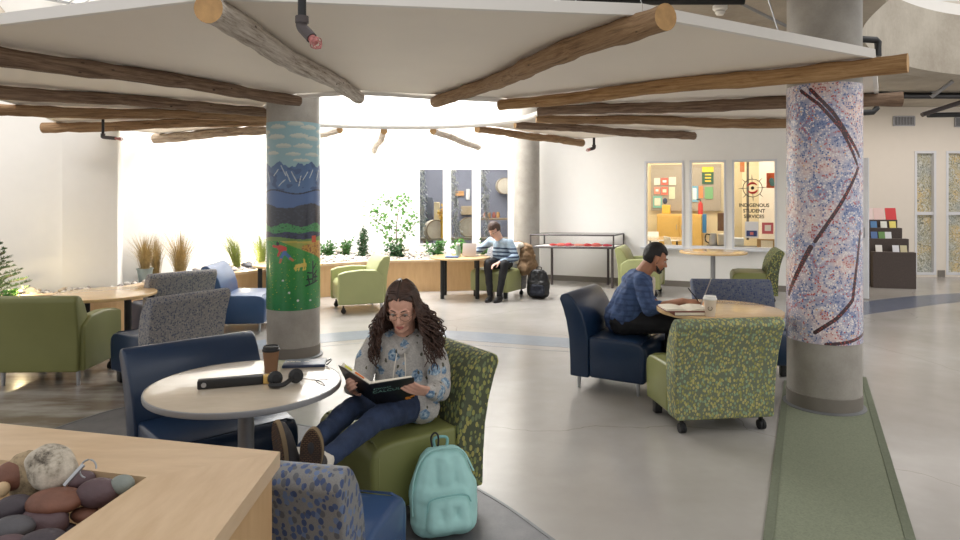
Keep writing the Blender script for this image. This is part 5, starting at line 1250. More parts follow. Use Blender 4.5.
bm = BM(); chain(bm, [V((0.32, 10.42, 0.81)), V((0.33, 10.43, 0.70)), V((0.35, 10.45, 0.58))], [0.115, 0.130, 0.135]); caps(bm, q1+V((-0.03, 0.02, -0.01)), q2+V((0.03, -0.02, -0.01)), 0.068)
caps(bm, V((0.40, 10.36, 0.78)), V((0.42, 10.38, 0.58)), 0.10, 0.12)
chain(bm, [q1, f1_, lerp(f1_, g1_, 0.85)], [0.068, 0.062, 0.042]); chain(bm, [q2, f2_, lerp(f2_, g2_, 0.8)], [0.068, 0.058, 0.042])
organic('sweater', bm, M['striped_knit'], W3, 0.011, 3, wr=0.01, ws=12)
bm = BM(); caps(bm, p1_, p2_, 0.11); chain(bm, [p1_, j1, (j1+t1)/2, t1], [0.10, 0.070, 0.058, 0.045]); chain(bm, [p2_, j2, (j2+t2)/2, t2], [0.10, 0.070, 0.058, 0.045])
organic('trousers', bm, M['black_cloth'], W3, 0.010, 3, wr=0.006, ws=13)
shoe(W3, (0.33, 9.99, 0), (0.21, 9.75, 0), (0, 0, -1), 'rubber', 'black', 1.05, 'rubber'); shoe(W3, (0.17, 10.03, 0), (0.09, 9.78, 0), (0, 0, -1), 'rubber', 'black', 1.05, 'rubber')
# ================================================================ OFFICE BEHIND THE THREE WINDOWS
OO = V((0.9, 12.6, 0)); Od = V((math.cos(OA), math.sin(OA), 0)); On = V((-math.sin(OA), math.cos(OA), 0))
def OF(px, py, dep):
    k = (px-480)/FPX; Y = (OO.dot(On)+dep)/(k*On.x+On.y); return AY(px, py, Y)
def obox(name, m, p0, p1, dep, th, parent=None, label=None, cat=None, group=None, bev=0.0, st=False):
    """box seen between pixel corners p0 and p1 at the given depth behind the office wall plane"""
    a, b = OF(p0[0], p0[1], dep), OF(p1[0], p1[1], dep); c = (a+b)/2; w_ = abs((b-a).dot(Od)); h_ = abs(a.z-b.z)
    bm = BM(); box(bm, (0, 0, 0), (w_, th, h_), bev, rz=OA); bmesh.ops.translate(bm, vec=c+On*th/2, verts=bm.verts)
    if parent is not None: return mkw(name, bm, m, parent, False)
    if st:
        return struct(name, bm, m, smooth=False)
    return mkt(name, bm, m, label, cat, group, smooth=False)
def wallseg(name, a, b, z1, m):
    bm = BM(); d = (b-a).normalized(); s = V((-d.y, d.x, 0))*0.08; prism(bm, [a[:2], b[:2], (b+s)[:2], (a+s)[:2]], 0, z1); struct(name, bm, m, smooth=False)
A0, A1 = OO+Od*1.0+On*0.145, OO+Od*4.70+On*0.145; B0, B1 = OO+Od*1.0+On*3.0, OO+Od*4.70+On*3.0
wallseg('wall_office_back', B0, B1, 3.3, M['office_wall']); wallseg('wall_office_left', A0, B0, 3.3, M['office_wall']); wallseg('wall_office_right', B1, A1, 3.3, M['office_wall'])
lc = OO+Od*2.9+On*1.5; area('office_light', (lc.x, lc.y, 3.2), (0, 0, OA), 2.6, 1.6, 100, (1, 0.92, 0.78))
bd = obox('bulletin_board', M['cork'], (651, 165), (721, 211), 2.93, 0.03, label='grey pin board on the office back wall seen through the first two windows', cat='board')
pals = [srgb(238, 232, 220), srgb(226, 110, 92), srgb(240, 230, 210), srgb(234, 150, 128), srgb(228, 120, 96), srgb(214, 220, 190), srgb(128, 190, 178), srgb(120, 180, 210), srgb(234, 140, 80), srgb(120, 176, 120)]
spots = [((654, 178), (660, 185)), ((661, 178), (668, 185)), ((669, 177), (676, 185)), ((654, 187), (660, 194)), ((661, 187), (668, 195)), ((669, 187), (675, 199)), ((653, 196), (662, 208)), ((691, 186), (698, 202)), ((699, 186), (703, 198)), ((705, 187), (713, 199))]
names_ = ['cream sheet at top left of the pin board', 'red sheet beside the cream one on the pin board', 'pale sheet at the right of the top row on the pin board', 'salmon sheet at the left of the second row on the pin board', 'red framed square sheet in the second row on the pin board', 'greenish sheet at the right of the second row on the pin board', 'teal sheet at lower left of the pin board', 'light blue leaflet under the green poster on the pin board', 'narrow orange leaflet under the green poster', 'green striped leaflet at the right of the pin board']
for i, ((a, b), c, nm) in enumerate(zip(spots, pals, names_)):
    o = obox('leaflet', flat('leaf_%d' % i, c), a, b, 2.915, 0.004, label=nm, cat='leaflet', group='leaflets on the pin board')
    if i in (1, 3, 4, 6, 7): obox('print', flat('leaf_in%d' % (i % 2), (srgb(244, 226, 206), srgb(236, 244, 240))[i % 2]), (a[0]+1.6, a[1]+2.2), (b[0]-1.6, b[1]-2.6), 2.909, 0.004, parent=o)
po = obox('poster', flat('poster_green', srgb(44, 92, 62)), (702, 167), (713.5, 184), 2.915, 0.005, label='dark green poster with a yellow head on the pin board', cat='poster')
obox('header', flat('poster_yellow', srgb(236, 206, 60)), (702, 167), (713.5, 172), 2.905, 0.005, parent=po)
for k in range(3): obox('print', M.get('poster_yellow'), (705, 174+k*3.2), (711, 175.3+k*3.2), 2.905, 0.004, parent=po)
# low cabinet with things on it
cb = thing('cabinet', 'light maple low cabinet against the office back wall', 'cabinet', OF(680, 250, 2.6)*1.0)
cb.location.z = 0
a = OF(657, 214, 2.45); b = OF(702, 214, 2.45); c = (a+b)/2; w_ = (b-a).dot(Od); zt = a.z
bm = BM(); box(bm, (0, 0, 0), (w_, 0.42, zt), 0.004, rz=OA); bmesh.ops.translate(bm, vec=V((c.x, c.y, zt/2))+On*0.21, verts=bm.verts); mkw('body', bm, M['cabinet'], cb, False)
for s in (-1, 1):
    bm = BM(); box(bm, (0, 0, 0), (w_/2-0.02, 0.018, zt-0.12), 0.003, rz=OA); bmesh.ops.translate(bm, vec=V((c.x, c.y, zt/2+0.02))+Od*s*w_/4-On*0.01, verts=bm.verts); dr = mkw('door', bm, M['cabinet'], cb, False)
    bm = BM(); q = V((c.x, c.y, zt-0.32))+Od*s*0.05-On*0.035; tube(bm, [q, q+V((0, 0, 0.1))], 0.006, 8); mkw('handle', bm, M['steel'], dr)
bm = BM(); q = OF(700.5, 213, 2.6); q.z = zt; lathe(bm, [(0.0, 0.0), (0.05, 0.0), (0.05, 0.20), (0.04, 0.235), (0.02, 0.25), (0.02, 0.27)], q, 20, False); fx = mkt('fire_extinguisher', bm, flat('ext_red', srgb(206, 52, 40), 0.35), 'red fire extinguisher standing on the office cabinet', 'fire extinguisher')
bm = BM(); tube(bm, [q+V((0, 0, 0.27)), q+V((0.0, 0, 0.3)), q+V((-0.08, 0, 0.31))], 0.012, 8); mkw('valve', bm, M['black'], fx)
obox('toy_box', flat('box_yel', srgb(236, 186, 60)), (662, 205), (670, 214), 2.6, 0.12, label='small yellow and blue box standing on the office cabinet', cat='box', bev=0.01)
bm = BM(); q = OF(665, 201, 2.65); ell(bm, q, (0.05, 0.04, 0.07)); mkt('ornament', bm, flat('navy', srgb(44, 54, 84)), 'dark blue round ornament above the yellow box in the office', 'ornament', smooth=True)
obox('blue_cloth', flat('bluecloth', srgb(64, 126, 176), 0.8), (702.3, 214), (706.5, 233), 2.4, 0.06, label='blue cloth hanging at the end of the office cabinet', cat='cloth', bev=0.01)
# office table and chairs
c = OF(660, 238, 1.3); bm = BM(); z_ = c.z; tb_ = thing('office_table', 'pale oval table inside the office behind the first window', 'table', (c.x, c.y, 0)); lathe(bm, [(0.52, z_-0.03), (0.54, z_-0.015), (0.52, z_)], (0, 0, 0), 40); mk('tabletop', bm, M['table_pale'], tb_)
for k in range(4): bm = BM(); a_ = PI/4+k*PI/2; tube(bm, [(0.4*math.cos(a_), 0.4*math.sin(a_), 0), (0.36*math.cos(a_), 0.36*math.sin(a_), z_-0.03)], 0.018, 10); mk('leg', bm, M['black'], tb_)
def shell_chair(px, py, dep, rz, label):
    q = OF(px, py, dep); t = thing('office_chair', label, 'chair', (q.x, q.y, 0), rz, 'white shell chairs in the office'); bm = BM()
    prof_x(bm, [(-0.22, 0.43), (0.16, 0.42), (0.22, 0.5), (0.27, 0.82), (0.25, 0.83), (0.19, 0.52), (0.14, 0.445), (-0.22, 0.455)], -0.22, 0.22, 0.008); mk('shell', bm, M['white_plastic'], t)
    for sx in (-1, 1):
        for sy in (-1, 1): bm = BM(); tube(bm, [(sx*0.17, sy*0.15, 0.44), (sx*0.21, sy*0.21, 0)], 0.011, 8); mk('leg', bm, M['steel'], t)
shell_chair(650, 234, 2.0, OA+0.3, 'white shell chair behind the office table'); shell_chair(681, 240, 0.75, OA+PI*0.62, 'white shell chair to the right of the office table')
# counter with kettle behind the second and third windows
ct = obox('office_counter', M['black'], (706, 246), (758, 248.2), 0.9, 0.4, label='dark narrow counter top inside the office behind the second and third windows', cat='counter')
for px in (708, 757):
    q = OF(px, 248, 1.1); bm = BM(); tube(bm, [(q.x, q.y, 0), (q.x, q.y, q.z)], 0.02, 8); mkw('leg', bm, M['black'], ct)
q = OF(713, 246, 1.05); bm = BM(); kz = q.z+0.005; kt = thing('kettle', 'steel kettle with a black handle on the office counter', 'kettle', (q.x, q.y, kz)); lathe(bm, [(0.075, 0), (0.08, 0.02), (0.068, 0.2), (0.06, 0.23), (0.0, 0.24)], seg=24, cap=False); mk('body', bm, M['steel'], kt)
bm = BM(); tube(bm, catmull([(-0.065, 0, 0.21), (-0.13, 0, 0.21), (-0.14, 0, 0.1), (-0.08, 0, 0.05)], 5), 0.012, 8); mk('handle', bm, M['black'], kt)
obox('wooden_tray', flat('dkwood', srgb(116, 86, 62)), (717.5, 213), (726, 231), 1.25, 0.25, label='brown wooden box standing at the right of the second window', cat='box')
obox('carton', flat('carton', srgb(196, 190, 176)), (718, 234), (731, 246), 1.0, 0.2, label='pale carton on the office counter by the kettle', cat='box', bev=0.01)
obox('storage_bin', flat('bin', srgb(206, 214, 220)), (733, 238), (744, 246), 0.95, 0.2, label='white storage bin on the office counter below the emblem', cat='box', bev=0.01)
o = obox('framed_picture', flat('framewood', srgb(176, 140, 92)), (757, 239), (776, 250), 0.5, 0.03, label='wood framed picture leaning at the lower right of the third window', cat='picture')
obox('print', M['paper'], (761, 240.5), (773, 250), 0.47, 0.02, parent=o)
obox('orange_picture', flat('orange_pic', srgb(232, 104, 44)), (766.5, 173), (776, 188), 0.25, 0.02, label='orange picture with a teal figure in the third office window', cat='picture')
q = OF(771.5, 181, 0.235); bm = BM(); ell(bm, q, (0.045, 0.008, 0.055), 2); ell(bm, q+V((0.02, 0, -0.05)), (0.05, 0.008, 0.04), 2); mkt('painted_figure', bm, flat('tealpic', srgb(96, 150, 150)), 'teal rounded shape painted on the orange picture', 'picture')
obox('curtain', flat('curt', srgb(206, 190, 150), 0.9), (734, 150), (742, 274), 2.2, 0.05, label='beige curtain edge behind the emblem in the third window', cat='curtain')
obox('door_post', flat('dkpost', srgb(92, 84, 70)), (746.5, 158), (749, 240), 1.6, 0.04, label='dark narrow post behind the emblem in the third window', cat='post')
obox('wall_plaque', flat('plaque', srgb(178, 106, 56)), (740, 162), (744.5, 172), 2.1, 0.02, label='small brown plaque at the top of the third office window', cat='plaque')
# emblem and lettering on the glass
gd = 0.055; q = OF(752.5, 188, gd); em = thing('window_emblem', 'round compass like emblem in black and red on the third office window', 'emblem', q)
inkm = flat('ink', srgb(44, 40, 34)); redm = flat('emred', srgb(204, 62, 50)); R2 = 0.15
def P2(u, v_): return q+Od*u+V((0, 0, v_))-On*0.002
bm = BM(); tube(bm, [P2(R2*math.cos(a), R2*math.sin(a)) for a in [i*2*PI/32 for i in range(33)]], 0.006, 6, False); mkw('ring', bm, inkm, em)
bm = BM()
for k in range(8): a = k*PI/4+0.05; tube(bm, [P2(R2*math.cos(a), R2*math.sin(a)), P2(R2*1.5*math.cos(a), R2*1.5*math.sin(a))], [0.008, 0.002], 6)
for k in range(4): a = k*PI/2+0.05; tube(bm, [P2(R2*0.45*math.cos(a), R2*0.45*math.sin(a)), P2(R2*math.cos(a), R2*math.sin(a))], 0.004, 6)
mkw('spokes', bm, inkm, em)
bm = BM()
for k in range(2): tube(bm, [P2(0.082*math.cos(a), 0.082*math.sin(a)) for a in [k*PI+0.6+i*0.22 for i in range(11)]], [0.006+0.014*math.sin(PI*i/10) for i in range(11)], 8)
mkw('red_arcs', bm, redm, em)
bm = BM(); ell(bm, P2(0, 0), (0.03, 0.008, 0.03), 2); mkw('centre', bm, inkm, em)
tx = thing('window_lettering', 'black INDIGENOUS STUDENT SERVICES lettering on the third office window', 'lettering', OF(754, 211, gd))
for wd, py in (('INDIGENOUS', 205.4), ('STUDENT', 211), ('SERVICES', 216.6)):
    c = OF(754, py, gd)-On*0.004; text_mesh('word', wd, 0.082, inkm, tx, frame(c, Od, V((0, 0, 1))), sx=0.95, bold=0.0022)
o = obox('notice', flat('notice', srgb(228, 226, 226)), (745, 221.5), (758.5, 238), 0.04, 0.004, label='white notice with a blue patterned panel taped inside the third office window', cat='notice'); obox('print', flat('noticeblue', srgb(62, 72, 120)), (746.5, 230.5), (757, 236.5), 0.034, 0.004, parent=o); obox('print', flat('noticered', srgb(214, 120, 110)), (750, 232), (753.5, 235), 0.030, 0.003, parent=o)
o = obox('notice', flat('noticepink', srgb(206, 96, 100)), (762, 222.5), (773.5, 234), 0.04, 0.004, label='pink bordered notice beside the white one in the third office window', cat='notice'); obox('print', flat('noticecream', srgb(236, 222, 204)), (764.7, 225), (771, 231), 0.034, 0.004, parent=o)

# ================================================================ ROOM BEHIND THE GARDEN WINDOWS
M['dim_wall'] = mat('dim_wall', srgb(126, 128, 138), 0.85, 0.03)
def GW(px, py, Y): return AY(px, py, Y)
def simplewall(name, a, b, z1, m): wallseg(name, V((a[0], a[1], 0)), V((b[0], b[1], 0)), z1, m)
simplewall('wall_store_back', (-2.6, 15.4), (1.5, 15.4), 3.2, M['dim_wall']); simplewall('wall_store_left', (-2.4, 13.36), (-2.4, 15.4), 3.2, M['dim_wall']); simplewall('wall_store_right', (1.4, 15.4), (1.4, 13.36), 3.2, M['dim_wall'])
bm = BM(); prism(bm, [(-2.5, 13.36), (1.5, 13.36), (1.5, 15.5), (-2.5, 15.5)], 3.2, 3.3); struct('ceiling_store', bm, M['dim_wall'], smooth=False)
area('store_light', (-0.4, 14.0, 3.1), (0, 0, 0), 2.4, 0.8, 150, (1, 0.95, 0.88))
def drum(px, py, w_, h_, Y, label, tilt=0.3):
    c = GW(px, py, Y); s = Y/FPX; R = h_/2*s; t = thing('frame_drum', label, 'drum', c, tilt, 'drums behind the garden windows')
    bm = BM(); tube(bm, [(0, -0.10, 0), (0, 0.10, 0)], R, 36, False); mk('shell', bm, M['drum_skin'], t)
    bm = BM(); tube(bm, [(0, -0.105, 0), (0, -0.10, 0)], R*0.96, 36, True); mk('skin', bm, M['drum_skin'], t)
    bm = BM(); tube(bm, [(R*math.cos(a), -0.10, R*math.sin(a)) for a in [i*2*PI/30 for i in range(31)]], 0.012, 6, False); mk('hoop', bm, flat('hoop', srgb(150, 130, 100)), t); return t
bm = BM(); a, b = GW(420, 240, 14.2), GW(512, 240, 14.2); box(bm, ((a.x+b.x)/2, 14.2, 0.66), (b.x-a.x, 0.5, 0.04)); sh = mkt('display_shelf', bm, flat('shelfw', srgb(150, 138, 116)), 'low shelf carrying drums behind the garden windows', 'shelf', smooth=False)
for x in (a.x+0.1, b.x-0.1): bm = BM(); box(bm, (x, 14.2, 0.32), (0.05, 0.4, 0.64)); mkw('leg', bm, M['shelfw'], sh, False)
drum(434, 230, 17, 20, 14.1, 'pale drum on its side behind the first garden window', 0.5); drum(468, 227, 13, 19, 14.1, 'pale round drum behind the second garden window', 0.1)
def garland(px, label, lean=0.0):
    t0 = GW(px, 169, 13.38); bm = BM(); rnd = random.Random(px); random.seed(px)
    for k in range(260):
        f = rnd.random(); leaf(bm, t0+V((lean*f+rnd.gauss(0, 0.035), rnd.gauss(0, 0.02), -1.35*f)), V((rnd.uniform(-1, 1), rnd.uniform(-1, 1), -1)), 0.09, 0.03)
    mkt('garland', bm, M['garl'], label, 'garland', 'garlands behind the garden windows', smooth=False)
M['garl'] = mat('garl', srgb(236, 236, 222), 0.9, 0.3, 12)
garland(422, 'pale feathery garland at the left of the first garden window'); garland(453, 'pale feathery garland at the left of the second garden window', 0.08); garland(483, 'pale feathery garland at the left of the third garden window', 0.1)
def gthing(name, lab, cat, p0, p1, Y, th, c, group=None):
    a, b = GW(p0[0], p0[1], Y), GW(p1[0], p1[1], Y); bm = BM(); box(bm, ((a.x+b.x)/2, Y, (a.z+b.z)/2), (abs(b.x-a.x), th, abs(a.z-b.z)), 0.01); mkt(name, bm, flat('g%d_%d' % (p0[0], p0[1]), c), lab, cat, group, smooth=False)
gthing('easel_board', 'dark standing panel behind the first garden window', 'board', (426, 197), (433, 267.3), 14.6, 0.04, srgb(84, 88, 96))
gthing('carved_figure', 'pale carved figure behind the first garden window', 'figure', (434, 202), (440, 237), 14.3, 0.1, srgb(206, 190, 150))
gthing('wooden_lattice', 'orange wooden lattice on the far wall behind the second garden window', 'lattice', (455, 191), (464, 196), 15.38, 0.04, srgb(206, 152, 92))
gthing('white_card', 'white hanging card behind the second garden window', 'card', (466, 189), (470, 200), 15.385, 0.02, srgb(222, 220, 214))
gthing('woven_hanging', 'tan woven panel on the far wall behind the second garden window', 'wall hanging', (461, 206), (472, 215), 15.37, 0.05, srgb(176, 156, 122))
gthing('wall_shelf', 'long shelf across the third garden window', 'shelf', (481, 218), (511, 220), 14.8, 0.2, srgb(146, 126, 96))
for k, (px, cc, nn) in enumerate(((485, srgb(206, 120, 80), 'orange'), (489, srgb(188, 150, 110), 'tan'), (494, srgb(170, 90, 70), 'brick red'), (498, srgb(206, 156, 90), 'ochre'))):
    q = GW(px, 217.8, 14.8); bm = BM(); lathe(bm, [(0.03, 0), (0.045, 0.04), (0.03, 0.1+0.03*(k % 2)), (0.02, 0.13)], q, 16); mkt('clay_pot', bm, flat('clay%d' % k, cc), 'small %s clay pot on the shelf in the third garden window' % nn, 'pot', 'pots behind the garden windows')
drum(504, 186, 8, 16, 15.3, 'dark round hanging drum high behind the third garden window', 0.2)
bm = BM(); random.seed(2); q = GW(442, 213, 14.05); tube(bm, [q, V((q.x, q.y, 0.68))], 0.02, 8)
for k in range(50): leaf(bm, q+V((random.gauss(0, 0.03), random.gauss(0, 0.02), random.gauss(0, 0.07))), V((random.uniform(-1, 1), -0.5, random.uniform(-1, 1))), 0.08, 0.05)
mkt('yellow_flowers', bm, flat('yel', srgb(236, 190, 50)), 'bunch of yellow flowers behind the first garden window', 'flowers', smooth=False)

# ================================================================ THINGS ON THE NEAR TABLE
ZT = 0.7305
def cup(px, py, z, m, lid, label, s=1.0):
    p = FL(px, py, z); t = thing('paper_cup', label, 'cup', p)
    bm = BM(); lathe(bm, [(0.029*s, 0), (0.030*s, 0.004), (0.040*s, 0.105*s), (0.042*s, 0.108*s), (0.040*s, 0.111*s)], seg=36); mk('cup_body', bm, M[m], t)
    bm = BM(); lathe(bm, [(0.0425*s, 0.106*s), (0.0435*s, 0.110*s), (0.0425*s, 0.116*s), (0.039*s, 0.118*s), (0.0375*s, 0.130*s), (0.035*s, 0.131*s), (0.034*s, 0.126*s), (0, 0.126*s)], seg=36, cap=False); mk('lid', bm, M[lid], t); return t
cup(271, 372, ZT, 'cup_brown', 'black', 'brown paper coffee cup with a black lid on the pale round table', 0.98)
def flatbox(name, label, cat, c, ax, w_, d_, z0, h_, m, bev=0.004, parts=None, group=None):
    t = V(ax).normalized(); a = math.atan2(t.y, t.x); bm = BM(); box(bm, (0, 0, h_/2), (w_, d_, h_), bev, rz=a); bmesh.ops.translate(bm, vec=(c[0], c[1], z0), verts=bm.verts); return mkt(name, bm, m, label, cat, group)
nbp = FL(305, 364.5, ZT); nbk = flatbox('notebook', 'dark blue patterned notebook lying at the far side of the pale round table', 'notebook', nbp, (1, 0.14, 0), 0.21, 0.13, ZT, 0.014, M['notebook'], 0.003)
bm = BM()
for k in range(5): q = nbp+V((-0.085+0.014*k, 0.005*(k % 2), 0.0148)); ell(bm, q, (0.008, 0.006, 0.0006), 1)
ell(bm, nbp+V((0.01, 0.0, 0.0148)), (0.016, 0.004, 0.0006), 1); mkw('cover_print', bm, M['paper'], nbk)
bm = BM(); tube(bm, catmull([nbp+V((0.10, 0.03, 0.006)), nbp+V((0.125, 0.035, 0.02)), nbp+V((0.132, 0.0, 0.018)), nbp+V((0.118, -0.03, 0.006))], 5), 0.003, 6); mkw('elastic', bm, M['black'], nbk)
c0, c1 = FL(197, 390, ZT), FL(279, 383, ZT); axc = (c1-c0).normalized(); sd_ = V((-axc.y, axc.x, 0)); ca_ = math.atan2(axc.y, axc.x)
cs = thing('tool_case', 'long black case with a wooden band and silver end badge on the pale round table', 'case', c0)
def cpart(nm, f0, f1, m, par, h_=0.038, w_=0.05):
    bm = BM(); L = (c1-c0).length; box(bm, (0, 0, 0), (L*(f1-f0), w_, h_), 0.005, rz=ca_); bmesh.ops.translate(bm, vec=c0+axc*L*(f0+f1)/2+sd_*0.02+V((0, 0, h_/2+0.001)), verts=bm.verts); return mkw(nm, bm, m, par)
cpart('case_body', 0, 0.8, M['black'], cs); cpart('wooden_band', 0.8, 0.99, M['cabinet'], cs, 0.036, 0.048)
bm = BM(); q = c0+axc*0.028-sd_*0.0055+V((0, 0, 0.02)); tube(bm, [q, q-sd_*0.0015], 0.011, 20); mkw('badge', bm, M['steel'], cs)
# headphones
hp = FL(281, 386, ZT); t = thing('headphones', 'black over ear headphones with a thin cable on the pale round table', 'headphones', hp)
bm = BM(); tube(bm, catmull([hp+V((-0.045, 0.0, 0.012)), hp+V((-0.03, -0.04, 0.014)), hp+V((0.02, -0.035, 0.016)), hp+V((0.045, 0.015, 0.03))], 6), 0.011, 10); mkw('headband', bm, M['black'], t)
for (dx, dy, dz) in ((-0.03, 0.01, 0.032), (0.055, 0.045, 0.034)):
    bm = BM(); c = hp+V((dx, dy, dz)); n_ = V((0.5, -0.8, 0.25)).normalized(); tube(bm, [c-n_*0.012, c-n_*0.008, c+n_*0.008, c+n_*0.013], [0.026, 0.033, 0.033, 0.024], 24); u = mkw('ear_cup', bm, M['black'], t)
    bm = BM(); tube(bm, [c+n_*0.0125, c+n_*0.0145], [0.018, 0.016], 20); mkw('pad', bm, M['rubber'], u)
bm = BM(); tube(bm, catmull([hp+V((0.07, 0.05, 0.02)), hp+V((0.12, 0.10, 0.002)), hp+V((0.17, 0.06, 0.002)), hp+V((0.20, 0.0, 0.002)), hp+V((0.17, 0.03, 0.002)), hp+V((0.14, 0.085, 0.002)), hp+V((0.19, 0.10, 0.002))], 8), 0.0014, 6); mkw('cable', bm, M['black'], t)
# ================================================================ THINGS ON THE MAN'S TABLE
cp = cup(710, 316, ZT, 'cup_white', 'white_plastic', 'white paper coffee cup with a white lid on the light wood table', 1.12)
bm = BM(); q = cp.location+V((-0.012, -0.037, 0.06)); n_ = V((-0.3, -0.95, 0.08)).normalized(); e1v = n_.cross(V((0, 0, 1))).normalized(); e2v = e1v.cross(n_)
tube(bm, [q+(e1v*math.cos(a)+e2v*math.sin(a))*0.014 for a in [i*2*PI/20 for i in range(21)]], 0.0022, 6, False); mkw('cup_logo', bm, flat('logo_brown', srgb(108, 84, 62)), cp)
b1 = FL(686, 314, ZT); fb = flatbox
o1 = fb('book', 'thick closed book at the bottom of the stack under the man\'s open book', 'book', (b1.x+0.02, b1.y+0.02, 0), (1, 0.0, 0), 0.25, 0.19, ZT, 0.028, flat('bkred', srgb(132, 70, 56)), 0.003)
bm = BM(); box(bm, (b1.x+0.02, b1.y+0.018, ZT+0.014), (0.246, 0.192, 0.02)); mkw('pages', bm, M['paper'], o1, False)
ob = thing('open_book', 'open book with white pages under the man\'s writing hand', 'book', (b1.x, b1.y+0.04, ZT+0.029))
bm = BM(); box(bm, (b1.x, b1.y+0.05, ZT+0.031), (0.33, 0.24, 0.004), 0.001); mkw('cover', bm, M['bkred'], ob, False)
for s in (-1, 1):
    bm = BM(); A_ = []
    for k in range(9):
        f = k/8; A_.append((s*f*0.16, 0.034+0.022*math.sin(min(1, f*1.6)*PI/2)*(1-0.55*f)))
    lo = [bm.verts.new((b1.x+x, b1.y-0.065, ZT+z)) for x, z in A_]; hi = [bm.verts.new((b1.x+x, b1.y+0.165, ZT+z)) for x, z in A_]; l2 = [bm.verts.new((b1.x+x, b1.y-0.065, ZT+0.033)) for x, z in A_]; h2_ = [bm.verts.new((b1.x+x, b1.y+0.165, ZT+0.033)) for x, z in A_]
    for k in range(8): bm.faces.new((lo[k], lo[k+1], hi[k+1], hi[k])); bm.faces.new((l2[k], l2[k+1], lo[k+1], lo[k])); bm.faces.new((h2_[k], hi[k], hi[k+1], h2_[k+1])); bm.faces.new((l2[k], h2_[k], h2_[k+1], l2[k+1]))
    bm.faces.new((lo[-1], l2[-1], h2_[-1], hi[-1])); mkw('pages', bm, M['paper'], ob)
bm = BM(); q = w1_+V((0.085, -0.035, 0.0)); tube(bm, [q+V((0.03, 0.0, -0.012)), q+V((0.015, 0.01, 0.02)), q+V((-0.04, 0.05, 0.10))], [0.001, 0.0045, 0.0045], 8); mkt('pen', bm, M['black'], 'black pen in the man\'s right hand', 'pen')
bm = BM(); a, b = FL(699, 311, ZT), AY(711, 279, 5.35); d_ = V((0.25, 0.6, 0)).normalized()*0.13
lp = thing('laptop', 'thin silver laptop standing open edge-on next to the white cup', 'laptop', a)
v_ = [a-d_*0.6, a+d_, V((b.x, b.y, b.z))+d_*0.6, V((b.x, b.y, b.z))-d_]; slab(bm, v_[0]+V((0, 0, 0.008)), v_[1]+V((0, 0, 0.008)), v_[2], v_[3], -0.003, 0.003); mkw('screen', bm, flat('lpgrey', srgb(150, 142, 136), 0.35), lp, False)
bm = BM(); prism(bm, [(v_[0].x, v_[0].y), (v_[0].x-0.20, v_[0].y+0.10), (v_[1].x-0.20, v_[1].y+0.10), (v_[1].x, v_[1].y)][::1], ZT+0.0005, ZT+0.009); lpb = mkw('keyboard_base', bm, M['lpgrey'], lp, False)
# ================================================================ THINGS ON THE STUDENT'S TABLE
zt3 = 0.6405
q = FL(469.5, 256.5, zt3); lp = thing('laptop', 'pale laptop on the low table, its lid toward the viewer, in front of the student', 'laptop', q)
bm = BM(); box(bm, (0, 0, 0), (0.22, 0.006, 0.20), 0.002, R=Matrix.Rotation(-0.2, 3, 'X')); bmesh.ops.rotate(bm, cent=(0, 0, 0), matrix=Matrix.Rotation(-0.2, 3, 'Z'), verts=bm.verts); bmesh.ops.translate(bm, vec=(0, -0.02, 0.107), verts=bm.verts); mk('lid', bm, flat('lid_grey', srgb(196, 184, 180), 0.4), lp)
bm = BM(); box(bm, (0.02, 0.10, 0.006), (0.22, 0.19, 0.010), 0.002, rz=-0.2); mk('keyboard_base', bm, M['steel'], lp)
q = FL(458, 256, zt3); bm = BM(); lathe(bm, [(0.038, 0), (0.04, 0.01), (0.04, 0.15), (0.03, 0.17)], q, 20); bo = mkt('bottle', bm, flat('bottleg', srgb(140, 166, 150), 0.3), 'grey green drinking bottle on the low table beside the laptop', 'bottle'); bm = BM(); lathe(bm, [(0.032, 0.17), (0.034, 0.175), (0.034, 0.20), (0.03, 0.205)], q, 20); mkw('cap', bm, M['white_plastic'], bo)
q = FL(452, 257.5, zt3); flatbox('notebook', 'blue notebook lying on the low table left of the bottle', 'notebook', q, (1, -0.1, 0), 0.2, 0.15, zt3, 0.02, flat('bluebook', srgb(72, 100, 150)), 0.003)
# ================================================================ GLASS DISPLAY CASE
Y0 = 11.55; dz = 0.0; dc = thing('display_case', 'glass topped display case on thin dark legs against the back wall', 'display case', (AT(575, 11.7, 0).x, 11.7, 0))
fl0, fr0 = AY(530.5, 234, Y0), AY(613.5, 235.5, Y0-0.25); bk = V((0.30, 0.58, 0)); zb_ = 0.69; ztp = 0.905
cor = [V((fl0.x, fl0.y, 0)), V((fr0.x, fr0.y, 0)), V((fr0.x, fr0.y, 0))+bk, V((fl0.x, fl0.y, 0))+bk]
def bar(a, b, r=0.014): bm = BM(); tube(bm, [a, b], r, 4); return bm
for i in range(4):
    a, b = cor[i], cor[(i+1) % 4]
    for z in (zb_, ztp): mkw('rail', bar(a+V((0, 0, z)), b+V((0, 0, z)), 0.013 if z == ztp else 0.018), M['dark_frame'], dc, False)
    mkw('post', bar(a+V((0, 0, zb_)), a+V((0, 0, ztp))), M['dark_frame'], dc, False)
for p in (cor[0]+(cor[1]-cor[0])*0.18+bk*0.5, cor[1]+(cor[0]-cor[1])*0.16+bk*0.75, cor[1]+(cor[0]-cor[1])*0.02+bk*0.05): mkw('leg', bar(V((p.x, p.y, 0)), V((p.x, p.y, zb_)), 0.022), M['dark_frame'], dc, False)
bm = BM(); prism(bm, [c_[:2] for c_ in cor], zb_-0.01, zb_+0.01); mkw('tray', bm, M['white_plastic'], dc, False)
bm = BM(); prism(bm, [c_[:2] for c_ in cor], ztp+0.005, ztp+0.013); mkw('glass_top', bm, M['glass'], dc, False)
